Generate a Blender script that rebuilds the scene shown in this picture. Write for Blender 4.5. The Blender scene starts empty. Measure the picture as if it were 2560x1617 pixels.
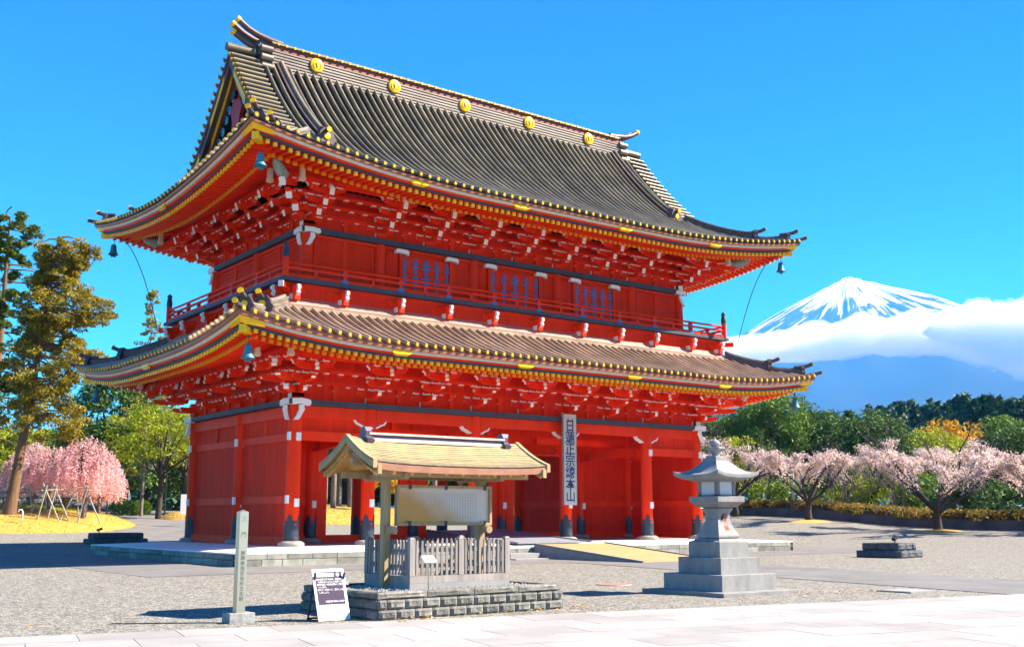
import bpy, math, random
from mathutils import Vector, Matrix, noise as mnoise
R = math.radians
random.seed(7)
scene = bpy.context.scene
COL = scene.collection

# ------------------------------------------------------------------ camera, sky, sun, exposure
CAM = (-19.408, -40.160, 1.129); PAN, TILT, ROLL, FPX = 0.6469, 0.1755, -0.0016, 2724.4
cam_data = bpy.data.cameras.new('camera'); cam = bpy.data.objects.new('camera', cam_data); COL.objects.link(cam)
cam_data.sensor_width = 36.0; cam_data.lens = 36.0 * FPX / 2560.0
cam_data.clip_start = 0.1; cam_data.clip_end = 120000.0
_f = Vector((math.sin(PAN) * math.cos(TILT), math.cos(PAN) * math.cos(TILT), math.sin(TILT)))
_r = Vector((math.cos(PAN), -math.sin(PAN), 0)); _u = _r.cross(_f)
_r2 = _r * math.cos(ROLL) + _u * math.sin(ROLL); _u2 = -_r * math.sin(ROLL) + _u * math.cos(ROLL)
cam.matrix_world = Matrix(((_r2.x, _u2.x, -_f.x, CAM[0]), (_r2.y, _u2.y, -_f.y, CAM[1]), (_r2.z, _u2.z, -_f.z, CAM[2]), (0, 0, 0, 1)))
scene.camera = cam

SUN = Vector((0.95, -0.61, 1.0)).normalized()
world = bpy.data.worlds.new('World'); scene.world = world; world.use_nodes = True
wn = world.node_tree; wn.nodes.clear()
sky = wn.nodes.new('ShaderNodeTexSky'); sky.sky_type = 'NISHITA'; sky.sun_disc = False
sky.sun_elevation = math.asin(SUN.z); sky.sun_rotation = math.atan2(SUN.x, SUN.y)
sky.altitude = 0; sky.air_density = 0.6; sky.dust_density = 0.05; sky.ozone_density = 3.0
hs = wn.nodes.new('ShaderNodeHueSaturation'); hs.inputs['Saturation'].default_value = 1.6; hs.inputs['Hue'].default_value = 0.515
bg = wn.nodes.new('ShaderNodeBackground'); bg.inputs['Strength'].default_value = 0.052
wo = wn.nodes.new('ShaderNodeOutputWorld')
wn.links.new(sky.outputs[0], hs.inputs['Color']); wn.links.new(hs.outputs[0], bg.inputs[0]); wn.links.new(bg.outputs[0], wo.inputs[0])
sd = bpy.data.lights.new('sun', 'SUN'); sd.energy = 4.8; sd.angle = R(0.53); sd.color = (1.0, 0.98, 1.05)
so = bpy.data.objects.new('sun', sd); COL.objects.link(so); so.location = (30, -30, 60)
so.rotation_euler = SUN.to_track_quat('Z', 'Y').to_euler()
vs = scene.view_settings; vs.view_transform = 'Standard'; vs.look = 'None'; vs.exposure = 1.78; vs.gamma = 1.0; vs.use_curve_mapping = False
scene.render.engine = 'CYCLES'
scene.cycles.max_bounces = 8; scene.cycles.diffuse_bounces = 5; scene.cycles.transparent_max_bounces = 12; scene.cycles.volume_bounces = 12
scene.cycles.use_denoising = True

def ray(u, v):
    d = _f * FPX + _r2 * (u - 1280) - _u2 * (v - 808.5)
    return d / math.hypot(d.x, d.y)
def at(u, D, v=1290.0):                   # a point D metres away (over the ground) in the direction of image column u
    d = ray(u, v); return (CAM[0] + d.x * D, CAM[1] + d.y * D)
def zat(u, v, D): return CAM[2] + ray(u, v).z * D

# ------------------------------------------------------------------ materials
MATS = {}
def mat(name, col, rough=0.6, metal=0.0, var=0.0, vscale=3.0, bump=0.0, bscale=20.0, col2=None, stretch=(1, 1, 1), spec=0.4, trans=0.0, detail=5.0, coords='Object', contrast=(0.3, 0.7), objvar=0.0, stain=0.0, sscale=1.0, sstretch=(1, 1, .3)):
    m = bpy.data.materials.new(name); m.use_nodes = True; nt = m.node_tree; b = nt.nodes['Principled BSDF']
    b.inputs['Roughness'].default_value = rough; b.inputs['Metallic'].default_value = metal
    b.inputs['Specular IOR Level'].default_value = spec
    c = (*col, 1)
    b.inputs['Base Color'].default_value = c
    if var or col2 or bump:
        tc = nt.nodes.new('ShaderNodeTexCoord'); mp = nt.nodes.new('ShaderNodeMapping'); mp.inputs['Scale'].default_value = stretch
        if coords == 'World':
            g = nt.nodes.new('ShaderNodeNewGeometry'); nt.links.new(g.outputs['Position'], mp.inputs['Vector'])
        else: nt.links.new(tc.outputs[coords], mp.inputs['Vector'])
    if var or col2:
        n = nt.nodes.new('ShaderNodeTexNoise'); n.inputs['Scale'].default_value = vscale; n.inputs['Detail'].default_value = detail
        nt.links.new(mp.outputs[0], n.inputs['Vector'])
        rp = nt.nodes.new('ShaderNodeValToRGB'); e = rp.color_ramp.elements
        e[0].position, e[1].position = contrast
        a = col2 if col2 else tuple(max(0, x * (1 - var)) for x in col)
        bb = col if col2 else tuple(min(1, x * (1 + var * .7)) for x in col)
        e[0].color = (*a, 1); e[1].color = (*bb, 1)
        nt.links.new(n.outputs['Fac'], rp.inputs[0]); nt.links.new(rp.outputs[0], b.inputs['Base Color'])
    if objvar or stain:
        src = b.inputs['Base Color'].links[0].from_socket if b.inputs['Base Color'].links else None
        fac = []
        if objvar:
            oi = nt.nodes.new('ShaderNodeObjectInfo'); r1 = nt.nodes.new('ShaderNodeMapRange'); r1.inputs[3].default_value = 1 - objvar; r1.inputs[4].default_value = 1 + objvar * .5; nt.links.new(oi.outputs['Random'], r1.inputs[0]); fac.append(r1.outputs[0])
        if stain:                                        # weathering: soiled streaks and washed patches
            gp = nt.nodes.new('ShaderNodeNewGeometry'); m2 = nt.nodes.new('ShaderNodeMapping'); m2.inputs['Scale'].default_value = sstretch; nt.links.new(gp.outputs['Position'], m2.inputs['Vector'])
            n3 = nt.nodes.new('ShaderNodeTexNoise'); n3.inputs['Scale'].default_value = sscale; n3.inputs['Detail'].default_value = 8; n3.inputs['Roughness'].default_value = .65; nt.links.new(m2.outputs[0], n3.inputs['Vector'])
            r2 = nt.nodes.new('ShaderNodeMapRange'); r2.inputs[1].default_value = .35; r2.inputs[2].default_value = .62; r2.inputs[3].default_value = 1 - stain; r2.inputs[4].default_value = 1.0; nt.links.new(n3.outputs['Fac'], r2.inputs[0]); fac.append(r2.outputs[0])
        for f_ in fac:
            mm = nt.nodes.new('ShaderNodeVectorMath'); mm.operation = 'SCALE'
            if src is None: mm.inputs[0].default_value = col
            else: nt.links.new(src, mm.inputs[0])
            nt.links.new(f_, mm.inputs['Scale']); src = mm.outputs[0]
        nt.links.new(src, b.inputs['Base Color'])
    if bump:
        n2 = nt.nodes.new('ShaderNodeTexNoise'); n2.inputs['Scale'].default_value = bscale; n2.inputs['Detail'].default_value = 4
        nt.links.new(mp.outputs[0], n2.inputs['Vector'])
        bp_ = nt.nodes.new('ShaderNodeBump'); bp_.inputs['Strength'].default_value = bump; bp_.inputs['Distance'].default_value = 0.05
        nt.links.new(n2.outputs['Fac'], bp_.inputs['Height']); nt.links.new(bp_.outputs[0], b.inputs['Normal'])
    if trans:
        b.inputs['Transmission Weight'].default_value = trans
    MATS[name] = m
    return m
def leafmat(name, c1, c2, trans=0.35, rough=0.6, vscale=0.6):
    m = bpy.data.materials.new(name); m.use_nodes = True; nt = m.node_tree; b = nt.nodes['Principled BSDF']; out = nt.nodes['Material Output']
    b.inputs['Roughness'].default_value = rough; b.inputs['Specular IOR Level'].default_value = 0.25
    g = nt.nodes.new('ShaderNodeNewGeometry'); n = nt.nodes.new('ShaderNodeTexNoise'); n.inputs['Scale'].default_value = vscale; n.inputs['Detail'].default_value = 2
    nt.links.new(g.outputs['Position'], n.inputs['Vector'])
    wn_ = nt.nodes.new('ShaderNodeMath'); wn_.operation = 'MULTIPLY_ADD'; wn_.inputs[1].default_value = 0.45
    nt.links.new(g.outputs['Random Per Island'], wn_.inputs[0])
    sc_ = nt.nodes.new('ShaderNodeMath'); sc_.operation = 'MULTIPLY'; sc_.inputs[1].default_value = 0.75
    nt.links.new(n.outputs['Fac'], sc_.inputs[0]); nt.links.new(sc_.outputs[0], wn_.inputs[2])
    rp = nt.nodes.new('ShaderNodeValToRGB'); rp.color_ramp.elements[0].position = 0.3; rp.color_ramp.elements[1].position = 0.85
    rp.color_ramp.elements[0].color = (*c1, 1); rp.color_ramp.elements[1].color = (*c2, 1)
    nt.links.new(wn_.outputs[0], rp.inputs[0]); nt.links.new(rp.outputs[0], b.inputs['Base Color'])
    t = nt.nodes.new('ShaderNodeBsdfTranslucent'); nt.links.new(rp.outputs[0], t.inputs['Color'])
    mx = nt.nodes.new('ShaderNodeMixShader'); mx.inputs[0].default_value = trans
    nt.links.new(b.outputs[0], mx.inputs[1]); nt.links.new(t.outputs[0], mx.inputs[2]); nt.links.new(mx.outputs[0], out.inputs['Surface'])
    MATS[name] = m
    return m

mat('red', (0.88, 0.036, 0.001), rough=0.5, spec=0.12, var=0.12, vscale=1.6, bump=0.06, bscale=9, stretch=(1, 1, .35), coords='World', stain=.10, sscale=1.4, objvar=.06)
mat('red_board', (0.78, 0.030, 0.002), rough=0.6, spec=0.08, var=0.16, vscale=2.2, bump=0.12, bscale=8, stretch=(4, 4, .25), coords='World', stain=.12, sscale=1.8, objvar=.06)
mat('white', (0.80, 0.80, 0.76), rough=0.55, var=0.08, vscale=6)
mat('cream', (0.66, 0.60, 0.46), rough=0.6, var=0.10, vscale=3)
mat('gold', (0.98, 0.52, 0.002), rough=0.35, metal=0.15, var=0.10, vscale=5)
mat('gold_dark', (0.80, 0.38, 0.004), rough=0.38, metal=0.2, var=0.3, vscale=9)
mat('iron', (0.035, 0.045, 0.065), rough=0.42, metal=0.3, var=0.3, vscale=4)
mat('band', (0.040, 0.052, 0.075), rough=0.6, var=0.25, vscale=3)
mat('blue_metal', (0.055, 0.13, 0.34), rough=0.45, var=0.2, vscale=5)
mat('copper', (0.25, 0.205, 0.13), rough=0.42, metal=0.15, var=0.28, vscale=1.2, stretch=(1, 1, 1), coords='World', objvar=.30, stain=.35, sscale=.8, sstretch=(1, 1, 1))
mat('copper_new', (0.46, 0.34, 0.235), rough=0.42, metal=0.1, var=0.2, vscale=1.2, coords='World', objvar=.22, stain=.35, sscale=.9, sstretch=(1, 1, 1))
mat('copper_pan', (0.020, 0.022, 0.024), rough=0.45, metal=0.35, var=0.3, vscale=1.5, coords='World')
mat('copper_brown', (0.20, 0.055, 0.030), rough=0.5, metal=0.15, var=0.2, vscale=1.0, coords='World')
mat('fascia', (0.34, 0.115, 0.065), rough=0.5, metal=0.1, var=0.15, vscale=1.0, coords='World')
mat('copper_dark', (0.105, 0.070, 0.068), rough=0.45, metal=0.35, var=0.3, vscale=3)
mat('copper_white', (0.24, 0.205, 0.17), rough=0.45, metal=0.3, var=0.3, vscale=2.0, stretch=(.4, 1, 3), coords='World')
mat('flashing', (0.50, 0.245, 0.19), rough=0.5, metal=0.2, var=0.15, vscale=1.0, coords='World')
mat('verdigris', (0.05, 0.22, 0.29), rough=0.5, metal=0.3, var=0.3, vscale=12)
mat('teal_carving', (0.16, 0.34, 0.30), rough=0.6, var=0.5, vscale=14)
mat('stone_painted', (0.36, 0.40, 0.36), rough=0.7, col2=(0.10, 0.22, 0.24), vscale=9, bump=0.5, bscale=14)
mat('wave_blue', (0.03, 0.38, 0.55), rough=0.5, var=0.5, vscale=9)
mat('carving_red', (0.42, 0.030, 0.030), rough=0.5, var=0.3, vscale=8)
mat('black', (0.012, 0.012, 0.014), rough=0.5)
mat('inkblue', (0.03, 0.055, 0.14), rough=0.7)
mat('granite', (0.27, 0.27, 0.265), rough=0.75, var=0.22, vscale=70, bump=0.08, bscale=110, detail=3, objvar=.10, stain=.30, sscale=2.2, sstretch=(1.5, 1.5, .5))
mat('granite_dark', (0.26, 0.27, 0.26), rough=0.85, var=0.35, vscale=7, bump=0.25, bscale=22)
mat('platform_block', (0.21, 0.21, 0.18), rough=0.85, var=0.30, vscale=3.0, bump=0.12, bscale=18, coords='World')
mat('platform_top', (0.78, 0.76, 0.72), rough=0.8, var=0.06, vscale=1.2, coords='World', stain=.08, sscale=.8, sstretch=(1, 1, 1))
mat('plinth_stone', (0.27, 0.24, 0.21), rough=0.85, var=0.25, vscale=5, bump=0.15, bscale=18)
mat('rough_stone', (0.19, 0.185, 0.165), rough=0.9, var=0.35, vscale=10, bump=0.45, bscale=26, objvar=.25)
mat('dark_stone', (0.075, 0.085, 0.095), rough=0.85, var=0.35, vscale=5, bump=0.3, bscale=16)
mat('asphalt', (0.17, 0.165, 0.16), rough=0.9, var=0.16, vscale=0.7, bump=0.05, bscale=60, coords='World', stain=.2, sscale=.6, sstretch=(1, 1, 1))
mat('paver', (0.33, 0.32, 0.305), rough=0.8, var=0.09, vscale=1.4, bump=0.05, bscale=90, coords='World', stain=.16, sscale=.9, sstretch=(1, 1, 1))
mat('paver_joint', (0.34, 0.33, 0.32), rough=0.9)
mat('ramp_mat', (0.38, 0.255, 0.115), rough=0.8, var=0.10, vscale=1.2, coords='World')
mat('ramp_grey', (0.20, 0.22, 0.26), rough=0.7, var=0.12, vscale=2)
mat('concrete', (0.27, 0.27, 0.265), rough=0.85, var=0.12, vscale=3)
mat('wood_grey', (0.28, 0.25, 0.23), rough=0.75, var=0.25, vscale=5, bump=0.25, bscale=16, stretch=(3, 3, .35), objvar=.25)
mat('wood_tan', (0.36, 0.26, 0.13), rough=0.7, var=0.22, vscale=4, bump=0.15, bscale=14, stretch=(3, 3, .4))
mat('wood_orange', (0.62, 0.33, 0.085), rough=0.65, var=0.2, vscale=4)
mat('shingle', (0.36, 0.295, 0.13), rough=0.85, var=0.20, vscale=3.0, bump=0.15, bscale=30, coords='World')
mat('shingle_edge', (0.46, 0.22, 0.13), rough=0.7, var=0.15, vscale=4)
mat('purple_tile', (0.10, 0.075, 0.11), rough=0.45, metal=0.3, var=0.25, vscale=8)
mat('steel', (0.50, 0.47, 0.37), rough=0.36, metal=0.85, var=0.08, vscale=1.5)
mat('steel_white', (0.72, 0.73, 0.74), rough=0.4, metal=0.2)
mat('panel_dark', (0.040, 0.028, 0.060), rough=0.6, spec=0.15)
mat('panel_white', (0.55, 0.55, 0.56), rough=0.5)
mat('pictogram', (0.70, 0.22, 0.20), rough=0.5)
mat('sign_wood', (0.52, 0.50, 0.45), rough=0.7, var=0.12, vscale=4, stretch=(6, 6, .3))
mat('rubber', (0.02, 0.02, 0.02), rough=0.6)
mat('bark_cedar', (0.165, 0.095, 0.048), rough=0.95, var=0.4, vscale=5, bump=0.5, bscale=12, stretch=(3, 3, .3))
mat('bark_grey', (0.17, 0.14, 0.12), rough=0.95, var=0.4, vscale=4, bump=0.5, bscale=10, stretch=(2, 2, .5))
mat('bark_dark', (0.055, 0.042, 0.035), rough=0.95, var=0.4, vscale=4, bump=0.5, bscale=10)
mat('bamboo', (0.36, 0.34, 0.27), rough=0.6, var=0.15, vscale=4)
mat('dry_grass', (0.46, 0.29, 0.055), rough=0.95, var=0.18, vscale=1.6, bump=0.5, bscale=30, coords='World', col2=(0.36, 0.24, 0.04))
mat('moss_grass', (0.20, 0.26, 0.020), rough=0.95, var=0.25, vscale=1.5, bump=0.4, bscale=25, coords='World')
mat('wall_stone', (0.13, 0.13, 0.125), rough=0.95, var=0.45, vscale=2.6, bump=0.7, bscale=5, coords='World')
mat('retaining', (0.085, 0.085, 0.095), rough=0.95, var=0.3, vscale=0.8, coords='World')
mat('lamp_black', (0.02, 0.022, 0.025), rough=0.4)
mat('lamp_glass', (0.75, 0.78, 0.78), rough=0.3)
mat('board_brown', (0.20, 0.11, 0.05), rough=0.7, var=0.2, vscale=3)
mat('galvanised', (0.45, 0.47, 0.49), rough=0.45, metal=0.4)
mat('car_white', (0.75, 0.77, 0.80), rough=0.2)
mat('car_glass', (0.03, 0.05, 0.08), rough=0.1)
mat('cord', (0.02, 0.05, 0.10), rough=0.6)
leafmat('lf_cedar', (0.10, 0.115, 0.012), (0.42, 0.31, 0.02), vscale=.5)
leafmat('lf_cedar_green', (0.035, 0.075, 0.012), (0.15, 0.19, 0.015), vscale=.5)
leafmat('lf_olive', (0.14, 0.13, 0.012), (0.40, 0.33, 0.02), vscale=.5)
leafmat('lf_dark', (0.030, 0.075, 0.018), (0.11, 0.20, 0.03), trans=.2, vscale=.35)
leafmat('lf_mid', (0.055, 0.12, 0.016), (0.19, 0.30, 0.025), trans=.25, vscale=.4)
leafmat('lf_lime', (0.14, 0.20, 0.008), (0.42, 0.46, 0.012), vscale=.5)
leafmat('lf_maple', (0.11, 0.17, 0.008), (0.36, 0.42, 0.012), vscale=.5)
leafmat('lf_orange', (0.34, 0.15, 0.006), (0.70, 0.42, 0.012), vscale=.8)
leafmat('lf_pink', (0.74, 0.33, 0.35), (0.95, 0.66, 0.66), trans=.4, vscale=.8)
leafmat('lf_blossom', (0.52, 0.38, 0.33), (0.86, 0.71, 0.66), trans=.4, vscale=.9)
leafmat('lf_hedge', (0.13, 0.115, 0.015), (0.30, 0.19, 0.025), vscale=1.2)
leafmat('lf_dry', (0.36, 0.23, 0.04), (0.58, 0.40, 0.09), trans=.3, vscale=1.2)
leafmat('lf_moss', (0.12, 0.16, 0.012), (0.32, 0.34, 0.03), trans=.3, vscale=1.2)
leafmat('lf_far', (0.020, 0.055, 0.020), (0.060, 0.125, 0.03), trans=.15, vscale=.03)

# ------------------------------------------------------------------ mesh building helpers
class MB:
    def __init__(s): s.v = []; s.f = []; s.m = []; s.sm = []
    def add(s, vs_, fs, m=0, smooth=False):
        o = len(s.v); s.v += [tuple(p) for p in vs_]
        for f in fs: s.f.append(tuple(i + o for i in f)); s.m.append(m); s.sm.append(smooth)
        return s
    def box(s, x0, x1, y0, y1, z0, z1, m=0):
        return s.add([(x0, y0, z0), (x1, y0, z0), (x1, y1, z0), (x0, y1, z0), (x0, y0, z1), (x1, y0, z1), (x1, y1, z1), (x0, y1, z1)],
                     [(0, 3, 2, 1), (4, 5, 6, 7), (0, 1, 5, 4), (1, 2, 6, 5), (2, 3, 7, 6), (3, 0, 4, 7)], m)
    def frus(s, cx, cy, z0, z1, a0, b0, a1, b1, m=0):     # frustum, half sizes a (x) b (y) at bottom and top
        return s.add([(cx - a0, cy - b0, z0), (cx + a0, cy - b0, z0), (cx + a0, cy + b0, z0), (cx - a0, cy + b0, z0), (cx - a1, cy - b1, z1), (cx + a1, cy - b1, z1), (cx + a1, cy + b1, z1), (cx - a1, cy + b1, z1)],
                     [(0, 3, 2, 1), (4, 5, 6, 7), (0, 1, 5, 4), (1, 2, 6, 5), (2, 3, 7, 6), (3, 0, 4, 7)], m)
    def bar(s, p, q, w, h, m=0, up=(0, 0, 1)):              # a beam of section w x h from p to q
        p, q = Vector(p), Vector(q); d = (q - p).normalized(); a = d.cross(Vector(up))
        if a.length < 1e-4: a = d.cross(Vector((1, 0, 0)))
        a.normalize(); b = a.cross(d); a = a * w / 2; b = b * h / 2
        vs_ = [p - a - b, p + a - b, p + a + b, p - a + b, q - a - b, q + a - b, q + a + b, q - a + b]
        return s.add(vs_, [(0, 1, 2, 3), (7, 6, 5, 4), (0, 4, 5, 1), (1, 5, 6, 2), (2, 6, 7, 3), (3, 7, 4, 0)], m)
    def tube(s, pts, rad, n=8, m=0, cap=True, smooth=True):
        pts = [Vector(p) for p in pts]; rr = rad if isinstance(rad, (list, tuple)) else [rad] * len(pts)
        vs_, fs = [], []; prev = None
        for i, p in enumerate(pts):
            d = (pts[min(i + 1, len(pts) - 1)] - pts[max(i - 1, 0)]).normalized()
            if prev is None:
                a = d.cross(Vector((0, 0, 1)));
                if a.length < 1e-3: a = d.cross(Vector((1, 0, 0)))
            else: a = prev - d * prev.dot(d)
            a.normalize(); prev = a; b = d.cross(a)
            for k in range(n):
                t = 2 * math.pi * k / n; vs_.append(p + (a * math.cos(t) + b * math.sin(t)) * rr[i])
        for i in range(len(pts) - 1):
            for k in range(n): fs.append((i * n + k, i * n + (k + 1) % n, (i + 1) * n + (k + 1) % n, (i + 1) * n + k))
        s.add(vs_, fs, m, smooth)
        if cap:
            s.add(vs_[:n][::-1], [tuple(range(n))], m); s.add(vs_[-n:], [tuple(range(n))], m)
        return s
    def lathe(s, prof, n=16, cx=0, cy=0, m=0, smooth=True, ang=0.0):
        vs_, fs = [], []
        for (r_, z) in prof:
            for k in range(n): t = 2 * math.pi * k / n + ang; vs_.append((cx + r_ * math.cos(t), cy + r_ * math.sin(t), z))
        for i in range(len(prof) - 1):
            for k in range(n): fs.append((i * n + k, i * n + (k + 1) % n, (i + 1) * n + (k + 1) % n, (i + 1) * n + k))
        s.add(vs_, fs, m, smooth)
        s.add(vs_[:n][::-1], [tuple(range(n))], m); s.add(vs_[-n:], [tuple(range(n))], m)
        return s
    def prism(s, poly, a, b, axis='x', m=0, mend=None):     # polygon extruded along an axis: x -> (a, p, q), y -> (p, a, q), z -> (p, q, a)
        def P(p, t): return (t, p[0], p[1]) if axis == 'x' else (p[0], t, p[1]) if axis == 'y' else (p[0], p[1], t)
        n = len(poly); vs_ = [P(p, a) for p in poly] + [P(p, b) for p in poly]
        s.add(vs_, [(i, (i + 1) % n, n + (i + 1) % n, n + i) for i in range(n)], m)
        s.add(vs_[:n][::-1], [tuple(range(n))], m if mend is None else mend); s.add(vs_[n:], [tuple(range(n))], m if mend is None else mend)
        return s
    def grid(s, fn, nu, nv, m=0, smooth=True):
        vs_ = [fn(i / nu, j / nv) for j in range(nv + 1) for i in range(nu + 1)]
        w = nu + 1
        return s.add(vs_, [(j * w + i, j * w + i + 1, (j + 1) * w + i + 1, (j + 1) * w + i) for j in range(nv) for i in range(nu)], m, smooth)
    def sweep(s, prof, frames, m=0, smooth=False, closed=False, cap=True, mats=None):
        # prof: list of (a, b); frames: list of (origin, A, B)
        n = len(prof); vs_ = [Vector(o) + Vector(A) * a + Vector(B) * b for (o, A, B) in frames for (a, b) in prof]
        K = len(frames); off = len(s.v); s.v += [tuple(p) for p in vs_]
        for i in range(K if closed else K - 1):
            for k in range(n):
                j = (i + 1) % K
                s.f.append((off + i * n + k, off + i * n + (k + 1) % n, off + j * n + (k + 1) % n, off + j * n + k)); s.m.append(mats[k] if mats else m); s.sm.append(smooth)
        if cap and not closed:
            s.add(vs_[:n][::-1], [tuple(range(n))], m); s.add(vs_[-n:], [tuple(range(n))], m)
        return s
    def mesh(s, name, mats):
        me = bpy.data.meshes.new(name); me.from_pydata(s.v, [], s.f)
        for k in mats: me.materials.append(MATS[k])
        me.polygons.foreach_set('material_index', s.m); me.polygons.foreach_set('use_smooth', s.sm); me.update()
        return me
    def build(s, name, mats, parent=None, loc=None):
        if isinstance(mats, str): mats = [mats]
        return put(name, s.mesh(name, mats), parent, loc)
def put(name, me, parent=None, loc=None, rz=0.0, sc=None):
    o = bpy.data.objects.new(name, me); COL.objects.link(o)
    if parent: o.parent = parent
    if loc is not None: o.location = loc
    if rz: o.rotation_euler = (0, 0, rz)
    if sc is not None: o.scale = sc if isinstance(sc, (tuple, list)) else (sc, sc, sc)
    return o
def empty(name, parent=None, loc=(0, 0, 0), rz=0.0):
    return put(name, None, parent, loc, rz)
def tag(o, label, cat=None, group=None, kind=None):
    if label: o['label'] = label
    if cat: o['category'] = cat
    if group: o['group'] = group
    if kind: o['kind'] = kind
    return o
def struct(o, label=None): return tag(o, label, None, None, 'structure')
def copy_tree(src, parent=None):
    c = src.copy(); COL.objects.link(c); c.parent = parent
    for ch in src.children: copy_tree(ch, c)
    return c
def text(name, body, size, m, parent, loc, rot, extrude=0.002, offset=0.0, align='CENTER', spacing=1.0, line=1.0, sx=1.0):
    cu = bpy.data.curves.new(name, 'FONT'); cu.body = body; cu.size = size; cu.extrude = extrude; cu.offset = offset
    cu.align_x = align; cu.align_y = 'TOP' if '\n' in body else 'CENTER'; cu.space_character = spacing; cu.space_line = line
    cu.resolution_u = 2
    o = put(name, cu, parent, loc); o.rotation_euler = rot; o.scale = (sx, 1, 1); cu.materials.append(MATS[m]); TEXTS.append(o)
    return o
TEXTS = []
def bake_texts():                                        # turn the lettering into meshes, all at once
    dg = bpy.context.evaluated_depsgraph_get(); new = []
    for o in TEXTS:
        me = bpy.data.meshes.new_from_object(o.evaluated_get(dg)); new.append((o.name, me, o.parent, tuple(o.location), tuple(o.rotation_euler), tuple(o.scale), o.data.materials[0]))
    for o in TEXTS: bpy.data.objects.remove(o)
    for (n, me, pa, lo, ro, sc, ma) in new:
        me.materials.clear(); me.materials.append(ma); x = put(n, me, pa, lo); x.rotation_euler = ro; x.scale = sc
def sm01(a, b, x):
    t = min(1, max(0, (x - a) / (b - a))); return t * t * (3 - 2 * t)
def sp(x, k=3.0): return x if x > 20 else k * math.log1p(math.exp(x / k)) if x > -40 else 0.0
# ------------------------------------------------------------------ ground, paths, pavement
GZ = -0.58
def gz(x, y):
    w = sm01(26, 46, x)
    zl = 0.056 * (sp(y - 18) - sp(y - 60)); zr = 0.09 * (sp(y - 5) - sp(y - 15)) + 0.035 * (sp(x - 30) - sp(x - 70))
    n = 0.03 * mnoise.noise((x * .11, y * .11, 3.1)) * sm01(22, 40, math.hypot(x - CAM[0], y - CAM[1]) - 6)
    return GZ + zl * (1 - w) + zr * w + n
def gravel_material():
    m = bpy.data.materials.new('gravel_ground'); m.use_nodes = True; nt = m.node_tree; b = nt.nodes['Principled BSDF']; b.inputs['Roughness'].default_value = 0.95
    b.inputs['Specular IOR Level'].default_value = 0.2
    N = nt.nodes.new; L = nt.links.new
    g = N('ShaderNodeNewGeometry')
    v = N('ShaderNodeTexVoronoi'); v.inputs['Scale'].default_value = 26; L(g.outputs['Position'], v.inputs['Vector'])
    v2 = N('ShaderNodeTexVoronoi'); v2.inputs['Scale'].default_value = 9; L(g.outputs['Position'], v2.inputs['Vector'])
    ad = N('ShaderNodeMixRGB'); ad.blend_type = 'MIX'; ad.inputs[0].default_value = 0.3; L(v.outputs['Color'], ad.inputs[1]); L(v2.outputs['Color'], ad.inputs[2])
    rp = N('ShaderNodeValToRGB'); e = rp.color_ramp.elements; e[0].position = 0.12; e[0].color = (0.04, 0.039, 0.035, 1); e[1].position = 0.85; e[1].color = (0.365, 0.352, 0.305, 1)
    x = e.new(0.45); x.color = (0.172, 0.165, 0.143, 1)
    L(ad.outputs[0], rp.inputs[0])
    n = N('ShaderNodeTexNoise'); n.inputs['Scale'].default_value = 0.35; n.inputs['Detail'].default_value = 8; n.inputs['Roughness'].default_value = .7; L(g.outputs['Position'], n.inputs['Vector'])
    mr = N('ShaderNodeMapRange'); mr.inputs[1].default_value = 0.60; mr.inputs[2].default_value = 0.72; mr.inputs[3].default_value = 0; mr.inputs[4].default_value = 0.45; L(n.outputs['Fac'], mr.inputs[0])
    sx = N('ShaderNodeSeparateXYZ'); L(g.outputs['Position'], sx.inputs[0])
    mx_ = N('ShaderNodeMapRange'); mx_.inputs[1].default_value = 12; mx_.inputs[2].default_value = 30; L(sx.outputs['X'], mx_.inputs[0])
    mu = N('ShaderNodeMath'); mu.operation = 'MULTIPLY'; L(mr.outputs[0], mu.inputs[0]); L(mx_.outputs[0], mu.inputs[1])
    mix = N('ShaderNodeMixRGB'); L(mu.outputs[0], mix.inputs[0]); L(rp.outputs[0], mix.inputs[1]); mix.inputs[2].default_value = (0.27, 0.29, 0.05, 1)
    # far ground, out of the court: earth and grass
    ln = N('ShaderNodeVectorMath'); ln.operation = 'DISTANCE'; ln.inputs[1].default_value = (5, 0, 0); L(g.outputs['Position'], ln.inputs[0])
    fr = N('ShaderNodeMapRange'); fr.inputs[1].default_value = 75; fr.inputs[2].default_value = 110; L(ln.outputs['Value'], fr.inputs[0])
    mix2 = N('ShaderNodeMixRGB'); L(fr.outputs[0], mix2.inputs[0]); L(mix.outputs[0], mix2.inputs[1]); mix2.inputs[2].default_value = (0.10, 0.11, 0.04, 1)
    L(mix2.outputs[0], b.inputs['Base Color'])
    bu = N('ShaderNodeBump'); bu.inputs['Strength'].default_value = 0.6; bu.inputs['Distance'].default_value = 0.03; L(v.outputs['Distance'], bu.inputs['Height']); L(bu.outputs[0], b.inputs['Normal'])
    MATS['gravel_ground'] = m
gravel_material()
def coords(c):
    out = []; t = 0.0; step = 2.0
    while t < 21000: out.append(t); step = 2.0 if t < 90 else step * 1.22; t += step
    return [c - a for a in out[:0:-1]] + [c + a for a in out]
gx, gy = coords(12.0), coords(10.0)
g = MB(); g.grid(lambda a, b: (gx[round(a * (len(gx) - 1))], gy[round(b * (len(gy) - 1))], gz(gx[round(a * (len(gx) - 1))], gy[round(b * (len(gy) - 1))])), len(gx) - 1, len(gy) - 1)
struct(g.build('ground', 'gravel_ground'), 'pale grey gravel court around the red gate')

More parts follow.
